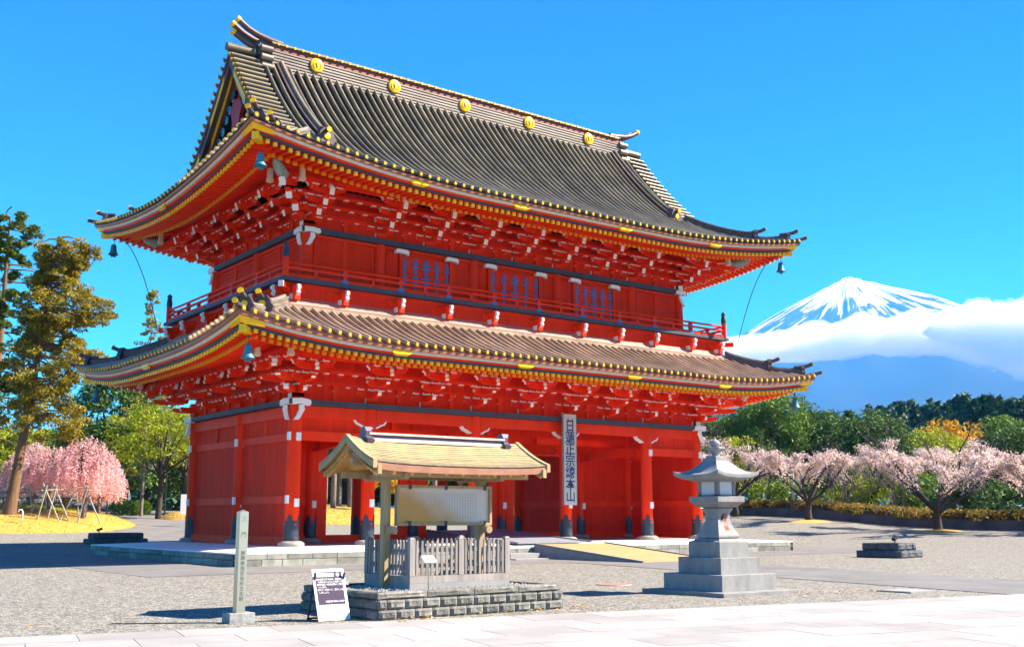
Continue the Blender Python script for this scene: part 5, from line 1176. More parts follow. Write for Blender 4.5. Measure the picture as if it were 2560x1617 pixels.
b = MB(); b.tube([(.175, -.011, .78), (.175, -.0125, .78)], .032, 16); b.build('emblem', 'panel_white', bd)
for z, s_, al in ((.70, '●文化財保護のため、建造物や石等', -.24), (.655, '  に触れないようにご注意ください。', -.24), (.61, '●境内整備や美化活動にご協力をお願', -.24), (.565, '  いします。', -.24), (.52, '●マナーを守って、清々しい登山に', -.24), (.475, '  しましょう。', -.24)):
    text('lettering', s_, .036, 'panel_white', bd, (al, -.0112, z), (R(90), 0, 0), .0005, .0008, 'LEFT')
text('lettering', '日蓮正宗 総本山 大石寺', .034, 'panel_white', bd, (.24, -.0112, .32), (R(90), 0, 0), .0005, .0008, 'RIGHT')
for x in (-.08, .06, .19):
    b = MB(); b.tube([(x + .045 * math.cos(a), -.0095, .14 + .045 * math.sin(a)) for a in [i * math.pi / 8 for i in range(17)]], .0035, 4, cap=False); b.tube([(x - .02, -.0095, .15), (x + .02, -.0095, .135)], .007, 4); b.build('pictogram', 'pictogram', bd)
b = MB()
for x in (-W_ / 2, W_ / 2): b.bar((x, .30, .0), (x, .085, .78), .022, .03)
b.bar((-W_ / 2, .29, .03), (W_ / 2, .29, .03), .02, .03); b.build('rear_leg_frame', 'rubber', ab)
for x in (-W_ / 2, W_ / 2):
    b = MB(); b.bar((x, -.13, .012), (x, .31, .012), .03, .02); b.build('foot_bar', 'rubber', ab)
# small stand with a tilted plate on the planter
st_ = empty('small_plaque_stand', None, (-8.50, -23.22, -.16)); tag(st_, 'small tilted plaque on a thin steel pole before the picket fence', 'plaque')
b = MB(); b.tube([(0, 0, 0), (0, 0, .50)], .016, 8); b.build('pole', 'steel', st_)
b = MB(); b.box(-.13, .13, -.09, .09, -.012, .012); o = b.build('plate', 'steel_white', st_); o.location = (0, 0, .54); o.rotation_euler = (R(38), 0, 0)
b = MB(); b.box(-.105, .105, -.07, .07, .0122, .016); o2 = b.build('plaque_face', 'granite_dark', st_); o2.location = (0, 0, .54); o2.rotation_euler = (R(38), 0, 0)
text('lettering', '三門', .03, 'panel_white', st_, (0, -.022, .565), (R(38), 0, 0), .0005)
# spotlight plinths with lamps
def plinth(x, y, lab, w, d, h, rz, lampx):
    t_ = empty('floodlight_plinth', None, (x, y, gz(x, y) - .02)); t_.rotation_euler = (0, 0, rz); tag(t_, lab, 'plinth', 'dark stone floodlight plinths')
    b = MB(); b.frus(0, 0, 0, h * .8, w / 2 - .1, d / 2 - .1, w / 2 - .25, d / 2 - .25); b.build('core', 'dark_stone', t_)
    for k, (L_, ox, oy, r1) in enumerate(((w, -w / 2, -d / 2, 0), (d, -w / 2, d / 2, -math.pi / 2), (d, w / 2, -d / 2, math.pi / 2), (w, w / 2, d / 2, math.pi))):
        for (z0, z1, ins) in ((0, h * .5, 0), (h * .505, h, .20)):
            s_ = ins; i = 0
            while s_ < L_ - ins - .05:
                ww = min(.62, L_ - ins - s_); 
                if L_ - ins - s_ - ww < .2: ww = L_ - ins - s_
                o = put('stone', stone_d(ww - .01, z1 - z0, (i + k) % 4), t_, (ox + math.cos(r1) * s_ - math.sin(r1) * ins, oy + math.sin(r1) * s_ + math.cos(r1) * ins, z0), r1); s_ += ww; i += 1
    b = MB(); b.tube([(lampx, 0, h), (lampx, 0, h + .10)], .03, 6); b.bar((lampx - .12, 0, h + .13), (lampx + .16, 0, h + .24), .16, .12); b.build('floodlight', 'lamp_black', t_)
sdm_ = {}
def stone_d(w, h, k):
    key = (round(w, 2), round(h, 2), k)
    if key not in sdm_: sdm_[key] = lumpy(w, h, .3, k * 31 + 5, .03).mesh('stone', ['dark_stone'])
    return sdm_[key]
plinth(22.0, -12.0, 'dark rough stone floodlight plinth on the gravel right of the lantern', 2.0, 2.0, .62, R(8), .55)
plinth(.2, 22.4, 'dark rough stone floodlight plinth behind the shaded end of the platform', 3.0, 2.0, .62, R(-6), -.9)
b = MB(); b.lathe([(.45, 0), (.45, .012), (.43, .02)], 28); tag(b.build('drain_cover', 'flashing', None, (-.1, -18.9, GZ)), 'round pinkish drain cover in the gravel left of the lantern', 'cover')
b = MB(); b.box(-.5, .5, -.45, .45, 0, .03); b.box(-.44, .44, -.39, .39, .03, .036); tag(b.build('drain_cover', 'concrete', None, (3.45, -25.0, GZ)), 'square pale drain cover in the gravel by the approach path', 'cover')
# ------------------------------------------------------------------ trees and other plants
import numpy as np
def leaf_mesh(name, C, size, m, seed=1, flat=0.0, up=0.25):
    # C: (N,3) leaf positions; every leaf is a small folded quad turned at random
    rng = np.random.default_rng(seed); C = np.asarray(C, dtype=np.float32); n = len(C)
    nrm = rng.normal(size=(n, 3)); nrm[:, 2] = np.abs(nrm[:, 2]) * (1 + flat) + up; nrm /= np.linalg.norm(nrm, axis=1)[:, None]
    t = rng.normal(size=(n, 3)); a = np.cross(nrm, t); a /= np.linalg.norm(a, axis=1)[:, None] + 1e-9; b = np.cross(nrm, a)
    s = (size * rng.uniform(.55, 1.35, n))[:, None]; w = s * rng.uniform(.5, .8, n)[:, None]
    V = np.empty((n, 4, 3), np.float32)
    V[:, 0] = C - a * s; V[:, 1] = C - b * w * .6 + nrm * s * .12; V[:, 2] = C + a * s; V[:, 3] = C + b * w * .6 + nrm * s * .12
    me = bpy.data.meshes.new(name); me.vertices.add(n * 4); me.vertices.foreach_set('co', V.reshape(-1))
    me.loops.add(n * 4); me.loops.foreach_set('vertex_index', np.arange(n * 4, dtype=np.int32))
    me.polygons.add(n); me.polygons.foreach_set('loop_start', np.arange(0, n * 4, 4, dtype=np.int32)); me.polygons.foreach_set('loop_total', np.full(n, 4, np.int32))
    me.materials.append(MATS[m]); me.update(); me.validate()
    return me
def clumps(rng, cl, per, shell=.55):                     # cl: rows of x, y, z, rx, ry, rz
    out = []
    for (x, y, z, rx, ry, rz) in cl:
        k = max(4, int(per * rng.uniform(.7, 1.3))); d = rng.normal(size=(k, 3)); d /= np.linalg.norm(d, axis=1)[:, None]; r_ = rng.uniform(shell, 1.0, k)[:, None] ** .6
        out.append(d * r_ * np.array([rx, ry, rz]) + np.array([x, y, z]))
    return np.concatenate(out)
def ell_clumps(rng, n, R_, H, zc, cr, flat=.75, low=-.6):    # clump centres spread over an egg shaped crown
    cl = []
    while len(cl) < n:
        d = rng.normal(size=3); d /= np.linalg.norm(d)
        if d[2] < low: continue
        k = rng.uniform(.45, 1.0) ** .5; s = cr * rng.uniform(.6, 1.35); cl.append((d[0] * R_ * k, d[1] * R_ * k, zc + d[2] * H * k, s, s, s * flat))
    return cl
def branchy(b, rnd, p, d, L_, r_, depth, ends, bend=.35, spread=.7, kids=(2, 3), lift_=.1, mids=None):
    pts = [Vector(p)]; d = Vector(d).normalized(); n = 4
    for i in range(n):
        d = (d + Vector((rnd.uniform(-1, 1), rnd.uniform(-1, 1), rnd.uniform(-.6, .8) + lift_)) * bend * .35).normalized(); pts.append(pts[-1] + d * L_ / n)
    b.tube(pts, [r_ * (1 - .38 * i / n) for i in range(n + 1)], 6 if depth > 1 else 4, 0, cap=False)
    if mids is not None and depth <= 2: mids += [tuple(q) for q in pts[1:]]
    if depth == 0: ends.append(tuple(pts[-1])); return
    for k in range(rnd.randint(*kids)):
        nd = (d + Vector((rnd.uniform(-1, 1), rnd.uniform(-1, 1), rnd.uniform(-.5, .7))) * spread).normalized()
        branchy(b, rnd, pts[-1] if k else pts[-2], nd, L_ * rnd.uniform(.62, .85), r_ * .6, depth - 1, ends, bend, spread, kids, lift_, mids)
def tree(name, label, x, y, parts_, cat='tree', group=None, rz=0.0, sc=1.0, dz=0.0):
    t_ = empty(name, None, (x, y, gz(x, y) + dz)); t_.rotation_euler = (0, 0, rz); t_.scale = (sc, sc, sc)
    for nm, me in parts_: put(nm, me, t_)
    return tag(t_, label, cat, group)
# tall brown cedar at the left
def cedar(seed, H, r0, crown_lo, lean, side, mat1, wid=1.0, nclump=120, per=70, size=.2):
    rnd = random.Random(seed); rng = np.random.default_rng(seed); b = MB(); pts = [(lean * (i / 10) * H * .1, 0, H * .97 * i / 10) for i in range(11)]; b.tube(pts, [r0 * (1 - .85 * i / 10) + (.18 * r0 if i == 0 else 0) for i in range(11)], 12, 0)
    cl = []
    for i in range(nclump):
        f = rnd.random() ** .85; z = crown_lo + (H - crown_lo) * f; R_ = wid * (2.6 * math.sin(math.pi * min(1, (1 - f) * .62 + .12)) + .35) * (.8 + .35 * math.sin(f * 21)); a = rnd.uniform(0, 2 * math.pi); k = rnd.uniform(.25, 1) ** .6
        cx = lean * z * .1 + R_ * k * math.cos(a) + side * R_ * .45; cy = R_ * k * math.sin(a); s = rnd.uniform(.35, .75) * (1.15 - .4 * f); cl.append((cx, cy, z - .25 * k * R_ * .5, s, s, s * .6))
        if i % 3 == 0: b.tube([(lean * z * .1, 0, z + .3), ((lean * z * .1 + cx) / 2, cy / 2, z + .25), (cx, cy, z - .1)], [.07, .05, .02], 4, cap=False)
    return [('trunk', b.mesh('trunk', ['bark_cedar'])), ('crown', leaf_mesh('crown', clumps(rng, cl, per, .3), size, mat1, seed))]
p = at(22, 78); tree('cedar_tree', 'tall brown leaved cedar with a bare lower trunk on the grass mound', p[0], p[1], cedar(3, 18.6, .38, 5.4, .95, .8, 'lf_cedar', 1.18, 430, 115, .125), dz=.75)
p = at(-35, 86); tree('cedar_tree', 'green cedar cut by the left edge of the photo', p[0], p[1], cedar(8, 22, .45, 5.0, 0, .15, 'lf_cedar_green', 1.35, 150, 80, .2), dz=.5)
def spire(seed, H, R_, m, per=34, n=120, size=.17, trunk=.16, lo=.18):
    rnd = random.Random(seed); rng = np.random.default_rng(seed); b = MB(); b.tube([(0, 0, 0), (0, 0, H * .5), (0, 0, H)], [trunk, trunk * .6, .02], 8); cl = []
    for i in range(n):
        f = rnd.uniform(lo, 1.0); r_ = R_ * (1 - f) ** .8 * rnd.uniform(.3, 1.05) + .1; a = rnd.uniform(0, 6.28); s = rnd.uniform(.22, .5); cl.append((r_ * math.cos(a), r_ * math.sin(a), f * H, s, s, s * .5))
        if i % 2 == 0: b.tube([(0, 0, f * H - .25), (r_ * math.cos(a), r_ * math.sin(a), f * H)], [.04, .015], 4, cap=False)
    return [('trunk', b.mesh('trunk', ['bark_grey'])), ('crown', leaf_mesh('crown', clumps(rng, cl, per, .2), size, m, seed))]
p = at(352, 96); tree('conifer_tree', 'slender olive conifer rising behind the left end of the lower roof', p[0], p[1], spire(5, 18.8, 3.6, 'lf_olive', 30, 110))
# rounded broadleaf trees and evergreens
def round_tree(seed, R_, H, zc, m, ncl, per, size, trunk=.3, cr=None, flat=.75, low=-.55):
    rnd = random.Random(seed); rng = np.random.default_rng(seed); b = MB(); b.tube([(0, 0, -.3), (.1, 0, zc * .5), (0, .1, zc)], [trunk * 1.2, trunk, trunk * .5], 8)
    cl = ell_clumps(rng, ncl, R_, H, zc, cr or R_ * .28, flat, low)
    for c_ in cl[::6]: b.tube([(0, 0, zc * .55), (c_[0] * .5, c_[1] * .5, (zc * .55 + c_[2]) / 2 + .3), c_[:3]], [trunk * .4, trunk * .25, .03], 5, cap=False)
    return [('trunk', b.mesh('trunk', ['bark_dark'])), ('crown', leaf_mesh('crown', clumps(rng, cl, per, .35), size, m, seed))]
ev1 = round_tree(21, 5.6, 6.6, 7.0, 'lf_dark', 150, 130, .22); ev2 = round_tree(22, 4.6, 7.2, 7.2, 'lf_mid', 140, 125, .22); ev3 = round_tree(23, 6.2, 5.4, 6.0, 'lf_dark', 150, 130, .22)
p = at(285, 104); tree('pine_tree', 'large dark evergreen behind the pink cherry and under the lower eave', p[0], p[1], round_tree(31, 4.2, 5.0, 7.0, 'lf_dark', 110, 110, .2), sc=1.05)
p = at(395, 92); tree('maple_tree', 'bright yellow green maple spreading beside the shaded gate wall', p[0], p[1], round_tree(33, 4.6, 3.0, 6.0, 'lf_maple', 90, 85, .15, .22, 1.0, .5), sc=1.0)
p = at(455, 100); tree('maple_tree', 'second light green maple half hidden behind the gate corner', p[0], p[1], round_tree(34, 3.8, 2.8, 6.2, 'lf_maple', 70, 80, .15, .2, .95, .5))
p = at(240, 112); tree('evergreen_tree', 'dark evergreen between the cedar and the maple in the distance', p[0], p[1], round_tree(35, 5.0, 4.0, 4.6, 'lf_dark', 90, 90, .22))
p = at(365, 118); tree('evergreen_tree', 'dark shaded evergreen far behind the street lamps', p[0], p[1], round_tree(36, 6.0, 4.5, 4.4, 'lf_dark', 110, 90, .24))
p = at(470, 125); tree('evergreen_tree', 'dark shaded evergreen just left of the gate wall', p[0], p[1], round_tree(37, 5.0, 4.5, 4.4, 'lf_mid', 100, 90, .24))
p = at(20, 118); tree('broadleaf_tree', 'yellow green tree far behind the brown cedar', p[0], p[1], round_tree(38, 5.0, 3.4, 4.6, 'lf_lime', 80, 80, .22))
p = at(130, 124); tree('broadleaf_tree', 'olive tree in the distance behind the pink cherry', p[0], p[1], round_tree(39, 5.0, 3.2, 4.4, 'lf_olive', 80, 80, .22))
for k, (u, D, lab) in enumerate(((300, 99, 'clipped round shrub beside the far steps'), (325, 97, 'clipped round shrub under the maple near the lamps'), (350, 98, 'clipped round shrub at the maple trunk foot'))):
    p = at(u, D); tree('round_shrub', lab, p[0], p[1], [('foliage', leaf_mesh('foliage', clumps(np.random.default_rng(k), [(0, 0, .55, .95, .95, .7), (.3, .2, .6, .6, .6, .6)], 900, .85), .1, 'lf_mid', k))], 'shrub', 'clipped round shrubs by the far path')
# weeping cherries with pole props
def weeping(seed, R_, H, n=150):
    rnd = random.Random(seed); rng = np.random.default_rng(seed); b = MB(); b.tube([(0, 0, -.2), (.08, 0, H * .35), (-.05, .05, H * .62), (.05, 0, H * .85)], [.2, .16, .12, .06], 8); C = []
    for i in range(n):
        a = rnd.uniform(0, 6.283); r_ = R_ * .9 * rnd.random() ** .5; zt = H * (1 - .42 * (r_ / R_) ** 2.2) * rnd.uniform(.9, 1.03); zb = max(1.3, H * rnd.uniform(.28, .52)); x, y = r_ * math.cos(a), r_ * math.sin(a)
        if i % 2 == 0: b.tube([(0, 0, H * .55), (x * .4, y * .4, zt * .93), (x * .8, y * .8, zt), (x * 1.02, y * 1.02, zt - .5)], [.05, .035, .02, .01], 4, cap=False)
        m_ = int((zt - zb) * 22); zz = np.linspace(zt, zb, m_); t_ = (zt - zz) / (zt - zb + .01)
        C.append(np.stack([x * (1 + .10 * t_) + rng.normal(0, .07, m_), y * (1 + .10 * t_) + rng.normal(0, .07, m_), zz + rng.normal(0, .05, m_)], 1))
    return [('trunk', b.mesh('trunk', ['bark_grey'])), ('crown', leaf_mesh('crown', np.concatenate(C), .085, 'lf_pink', seed))]
wc = [weeping(51, 2.5, 5.4, 230), weeping(52, 2.3, 4.9, 210), weeping(53, 2.2, 4.6, 190)]
for k, (u, D, sc, lab) in enumerate(((208, 79, 1.08, 'tallest weeping pink cherry at the right end of the mound'), (120, 82, 1.05, 'weeping pink cherry in the middle of the group on the mound'), (160, 86, 1.06, 'weeping pink cherry at the back of the group on the mound'), (75, 85, 1.0, 'weeping pink cherry partly behind the cedar trunk'), (245, 84, .95, 'small weeping pink cherry at the edge of the far path'))):
    p = at(u, D); tree('weeping_cherry', lab, p[0], p[1], wc[k % 3], 'tree', 'weeping pink cherries on the mound', rz=k * 1.3, sc=sc * .93, dz=.55 if u < 240 else .2)
for k, (u, D) in enumerate(((145, 77), (178, 77.5), (222, 77), (98, 79), (120, 76.5), (60, 79))):
    p = at(u, D); z = gz(*p) + .6; b = MB(); s_ = .75 if k % 2 else -.75; b.tube([(-s_, 0, 0), (s_ * .55, .1, 2.5)], .045, 6); b.tube([(s_ * .8, .3, 0), (s_ * .25, 0, 2.4)], .045, 6); b.tube([(-.5, .1, 2.05), (.5, .1, 2.15)], .035, 6)
    tag(b.build('tree_prop', 'bamboo', None, (p[0], p[1], z - .12)), ['pale pole prop under the middle of the weeping cherries', 'pale crossed prop beside the tallest cherry trunk', 'pale crossed prop at the right edge of the mound', 'pale pole prop near the cedar under the cherries', 'pale pole prop in front of the cherry trunks', 'pale pole prop next to the cedar trunk'][k], 'tree prop', 'pole props under the weeping cherries')
# the grass mound, moss top, dry grass bank behind the gate
def mound(name, cx, cy, a, b_, h, ang, m, lab, sink=.05, pw=2.0):
    ca, sa = math.cos(ang), math.sin(ang); mb = MB()
    def F(i, j):
        t_ = 2 * math.pi * i; r_ = j * 1.0; lx, ly = a * r_ * math.cos(t_), b_ * r_ * math.sin(t_); x, y = cx + lx * ca - ly * sa, cy + lx * sa + ly * ca
        return (x, y, gz(x, y) - sink + (h + sink) * (1 - r_ ** pw) * (1 + .06 * mnoise.noise((x * .5, y * .5, 1))))
    mb.grid(F, 64, 14); return struct(mb.build(name, m), lab)
pm_ = at(0, 84); vang = math.atan2(pm_[1] - CAM[1], pm_[0] - CAM[0]) - math.pi / 2
mound('grass_mound', pm_[0], pm_[1], 9.0, 10.5, 1.15, vang, 'dry_grass', 'low mound of golden dry grass under the cedar and cherries', pw=3.2)
pm2 = at(20, 84.5); mound('moss_patch', pm2[0], pm2[1], 7.6, 8.6, 1.20, vang, 'moss_grass', 'green mossy top of the mound under the pink cherries', sink=.35, pw=4)
pm3 = at(455, 92); mound('grass_mound', pm3[0], pm3[1], 1.8, 1.6, .6, vang, 'dry_grass', 'small dry grass mound by the path left of the gate wall', pw=2.4)
bk_ = MB(); bk_.grid(lambda i, j: (lambda x, y: (x, y, gz(x, y) + (-.1 + .95 * sm01(0, .3, j) + .25 * j)))(15 + 37 * i, 36.5 + 16 * j + .8 * math.sin(i * 9)), 40, 14); struct(bk_.build('grass_bank', 'dry_grass'), 'golden dry grass bank seen through the open gate')
# straight grey trunks and foliage behind the gate
def pole_tree(seed, H, r_, m='lf_dark'):
    rng = np.random.default_rng(seed); b = MB(); b.tube([(0, 0, -.2), (.05, 0, H * .5), (0, 0, H)], [r_ * 1.15, r_, r_ * .6], 8); cl = ell_clumps(rng, 26, 2.2, 2.8, H * .92, .8)
    return [('trunk', b.mesh('trunk', ['bark_grey'])), ('crown', leaf_mesh('crown', clumps(rng, cl, 60, .3), .22, m, seed))]
pts_ = [pole_tree(61, 11, .22), pole_tree(62, 10, .2), pole_tree(63, 12, .24)]
for k, (u, D) in enumerate(((832, 97), (846, 101), (875, 99), (893, 108), (812, 106), (955, 104), (1085, 100), (1150, 104), (1268, 104), (1000, 110))):
    p = at(u, D); tree('plantation_tree', ['leftmost pair trunk of the plantation seen through the left doorway', 'second grey trunk of the pair seen through the left doorway', 'sunlit grey trunk in the middle of the left doorway gap', 'shaded grey trunk close to the inner column in the left doorway', 'grey trunk hidden by the left door jamb', 'grey trunk beside the orange leaved sapling', 'grey trunk just above the notice panel', 'grey trunk right of centre above the notice panel', 'grey trunk in the narrow right gap by the dark partition', 'grey trunk behind the left post of the notice board'][k], p[0], p[1], pts_[k % 3], 'tree', 'grey trunks seen through the gateway', rz=k, sc=1.0, dz=.9)
p = at(957, 96); tree('young_tree', 'small tree with orange and yellow leaves seen through the gate', p[0], p[1], round_tree(66, 1.3, 1.6, 2.6, 'lf_orange', 26, 70, .12, .09, .5), dz=.9)
for k, (u, D) in enumerate(((862, 116), (1060, 118), (1140, 116), (1265, 112), (960, 122))):
    p = at(u, D); tree('evergreen_tree', ['leafy green tree behind the trunks left of the gateway centre', 'dark tree filling the gap above the notice panel', 'leafy tree behind the notice board ridge inside the gateway', 'light green tree in the narrow gap right of the notice board', 'dark tree beyond the orange leaved sapling'][k], p[0], p[1], [ev2, ev1, ev2, ev2, ev3][k], sc=1.05, rz=k, dz=.8)
for k, (u, D) in enumerate(((835, 134), (905, 138), (1010, 136), (1110, 138), (1225, 134), (1290, 138))):
    p = at(u, D); tree('evergreen_tree', ['dark backdrop evergreen behind the left doorway trunks', 'dark backdrop evergreen behind the second doorway column', 'dark backdrop evergreen behind the left board post', 'dark backdrop evergreen above the middle of the notice panel', 'dark backdrop evergreen right of the notice panel', 'dark backdrop evergreen in the rightmost doorway gap'][k], p[0], p[1], [ev1, ev3][k % 2], 'tree', 'backdrop evergreens beyond the gateway', rz=k * 2.1, sc=1.0, dz=-1.5)
# ------------------------------------------------------------------ right side: retaining wall, hedge, cherries, woods
wl = [at(2620, 79), at(2400, 82), at(2200, 86), at(2000, 93), at(1840, 101), at(1700, 108)]
wl = [Vector((*p, gz(*p))) for p in wl]; seg = []
for a, b_ in zip(wl, wl[1:]):
    for i in range(8): q_ = a.lerp(b_, i / 8); seg.append(Vector((q_.x, q_.y, gz(q_.x, q_.y))))
seg.append(wl[-1]); mb = MB(); fr = []
for i, q_ in enumerate(seg):
    tg = (seg[min(i + 1, len(seg) - 1)] - seg[max(i - 1, 0)]); tg.z = 0; tg.normalize(); nrm = Vector((-tg.y, tg.x, 0)); fr.append((q_, nrm, Vector((0, 0, 1))))
sgn = 1 if fr[0][1].dot(Vector((*CAM[:2], 0)) - seg[0]) > 0 else -1
mb.sweep([(0, -.3), (-.12 * sgn, .68), (-.5 * sgn, .68), (-.5 * sgn, -.3)], fr, 0); tag(mb.build('retaining_wall', 'retaining'), 'long dark retaining wall below the clipped hedge at the right', 'wall')
rng = np.random.default_rng(77); C = []
for q_, nrm, _ in fr:
    for k in range(9):
        cpos = np.array(q_ - nrm * sgn * (.5 + rng.uniform(0, 1.1)) + Vector((0, 0, .95))); cpos[:2] += rng.normal(0, .45, 2); d = rng.normal(size=(90, 3)); d /= np.linalg.norm(d, axis=1)[:, None]; C.append(cpos + d * np.array([.62, .62, .42]) * rng.uniform(.6, 1, 90)[:, None])
mb = MB(); mb.sweep([(-.45 * sgn, .4), (-.45 * sgn, 1.1), (-1.6 * sgn, 1.2), (-1.6 * sgn, .4)], fr, 0)
hd = empty('hedge', None, tuple(seg[0])); o = mb.build('branches', 'bark_dark', hd); o.location = -seg[0]; o = put('foliage', leaf_mesh('foliage', np.concatenate(C), .11, 'lf_hedge', 7), hd, tuple(-seg[0])); tag(hd, 'long low clipped hedge with reddish brown tips on the wall', 'hedge')
def cherry(seed, R_, H, trunk, m='lf_blossom', per=22, size=.098, droop=.25, limbs=6):
    rnd = random.Random(seed); rng = np.random.default_rng(seed); b = MB(); b.tube([(0, 0, -.2), (.04, .02, .7), (.0, 0, 1.5)], [trunk * 1.25, trunk, trunk * .85], 9); ends, mids = [], []
    for k in range(limbs):
        a = k * 6.283 / limbs + rnd.uniform(-.3, .3); el = rnd.uniform(.35, 1.0); branchy(b, rnd, (0, 0, 1.1 + rnd.uniform(0, .5)), (math.cos(a), math.sin(a), el), R_ * .46, trunk * .55, 3, ends, .5, .62, (2, 3), .12, mids)
    P = np.array(ends + mids); r_ = np.hypot(P[:, 0], P[:, 1]); P[:, 0] *= np.minimum(1, R_ / (r_ + .01)); P[:, 1] *= np.minimum(1, R_ / (r_ + .01)); P[:, 2] = np.clip(np.where(P[:, 2] > H * .8, H * .8 + (P[:, 2] - H * .8) * .45, P[:, 2]), H * .28, H * 1.15)
    cl = [(x, y, z, .5 * f, .5 * f, .30 * f) for (x, y, z), f in zip(P, rng.uniform(.5, 1.4, len(P)))]
    return [('trunk', b.mesh('trunk', ['bark_dark'])), ('crown', leaf_mesh('crown', clumps(rng, cl, per, .2), size, m, seed))]
ch = [cherry(71, 6.2, 6.6, .32, limbs=7), cherry(72, 5.4, 5.4, .28), cherry(73, 5.0, 5.0, .26)]
for (u, D, k, sc, rz, lab) in ((2343, 80, 0, .88, .4, 'spreading pale pink cherry with forked dark trunk at the right'), (2022, 88, 1, .92, 1.2, 'pale pink cherry just right of the stone lantern'), (1840, 97, 2, 1.1, 2.0, 'pale pink cherry directly behind the stone lantern'), (1775, 104, 1, 1.2, .2, 'pale pink cherry between the gate and the lantern'), (2180, 98, 2, 1.0, 3.0, 'pale pink cherry in the gap between the two nearer cherries'), (2650, 80, 2, 1.0, 1.0, 'pale pink cherry cut off by the right edge'), (2450, 112, 1, 1.1, 2.5, 'faint pink cherry far behind at the right')):
    p = at(u, D); tree('cherry_tree', lab, p[0], p[1], ch[k], 'tree', 'pale pink cherries along the retaining wall', rz=rz, sc=sc)
mb = [mound('grass_patch', *at(u, D), 2.2, 1.5, .10, 0, 'dry_grass', lab, sink=.02) for u, D, lab in ((2022, 87.4, 'ring of golden grass at the foot of the cherry beside the lantern'), (2343, 79.5, 'ring of golden grass at the foot of the nearest right cherry'))]
for k, (u, D, src, sc, lab) in enumerate(((1800, 128, ev1, .82, 'dark evergreen rising behind the right end of the lower roof'), (1880, 122, ev2, .84, 'dark evergreen with a pointed top behind the stone lantern'), (1955, 120, ev2, .92, 'tallest mid green evergreen right of the lantern top'), (2040, 124, ev1, .86, 'broad dark evergreen behind the wooden signboard'), (2120, 122, ev3, .92, 'broad dark evergreen left of the pink cherry top'), (2195, 120, ev1, .78, 'dark evergreen above the pink cherry crown'), (2255, 128, ev3, .80, 'dark evergreen at the right end of the near woods'), (1740, 135, ev3, .95, 'dark evergreen close behind the gate corner'), (1690, 130, ev1, .9, 'dark evergreen mostly hidden by the gate corner'))):
    p = at(u, D); tree('evergreen_tree', lab, p[0], p[1], src, 'tree', 'dark evergreens behind the cherries', rz=k * 1.7, sc=sc, dz=-.6)
lime = round_tree(81, 3.6, 3.0, 4.6, 'lf_lime', 70, 110, .16)
for (u, D, sc, lab, src) in ((1812, 103, 1.0, 'bright lime green tree above the lantern cap', lime), (2355, 122, 1.15, 'bright lime green tree behind the big pink cherry', lime), (2425, 118, .95, 'second lime green tree right of the big pink cherry', lime), (2385, 138, 1.35, 'golden orange tree behind the lime green one', round_tree(82, 3.4, 3.0, 4.8, 'lf_orange', 60, 100, .17)), (2530, 104, .62, 'leafy green tree at the right edge behind the hedge', ev2), (2590, 98, .62, 'dense dark green tree cut by the right edge', ev1), (2480, 96, .42, 'dark green bushy tree behind the hedge at the right', ev1), (2440, 130, 1.0, 'light green tree in the gap at the right', lime)):
    p = at(u, D); tree('broadleaf_tree', lab, p[0], p[1], src, 'tree', rz=u, sc=sc, dz=-.5)
bare = []
for sd_ in (91, 92):
    b = MB(); ends = []; rnd = random.Random(sd_)
    for k in range(7): branchy(b, rnd, (0, 0, .1), (rnd.uniform(-1, 1), rnd.uniform(-1, 1), 1.3), 2.0, .07, 3, ends, .3, .5, (2, 3), .25)
    cl = [(x, y, z, .3, .3, .25) for x, y, z in ends[::2]]; bare.append([('branches', b.mesh('branches', ['bark_grey'])), ('crown', leaf_mesh('crown', clumps(np.random.default_rng(sd_), cl, 8, .2), .1, 'lf_mid', sd_))])
for (u, D, sc, lab) in ((1900, 112, 1.35, 'bare branched grey tree behind the lantern cherries'), (2170, 106, 1.1, 'bare grey bush above the middle cherry'), (2105, 92, .9, 'bare twiggy shrub behind the hedge between the cherries'), (2250, 94, .8, 'twiggy green shrub behind the hedge under the big cherry')):
    p = at(u, D); tree('bare_tree', lab, p[0], p[1], bare[int(u) % 2], 'tree', rz=u * .1, sc=sc)
for k, (u, D) in enumerate(((1930, 100), (2070, 100), (2150, 96), (2290, 96), (2400, 93), (2210, 100), (2340, 98), (2470, 92), (2000, 104))):
    p = at(u, D); tree('shrub', ['low dark shrub behind the lantern', 'low dark shrub behind the hedge beside the lantern cherry', 'leafy shrub below the middle cherry', 'leafy shrub behind the big cherry trunk', 'leafy shrub right of the big cherry trunk', 'dark shrub in the shade between the two cherries', 'yellow green shrub seen through the big cherry', 'leafy shrub at the right end of the hedge', 'dark shrub under the wooden signboard'][k], p[0], p[1], [('foliage', leaf_mesh('foliage', clumps(np.random.default_rng(k + 200), ell_clumps(np.random.default_rng(k + 300), 22, 2.4, 1.6, 1.5, .8), 90, .4), .16, ('lf_mid', 'lf_dark', 'lf_maple')[k % 3], k))], 'shrub', 'shrubs behind the hedge')
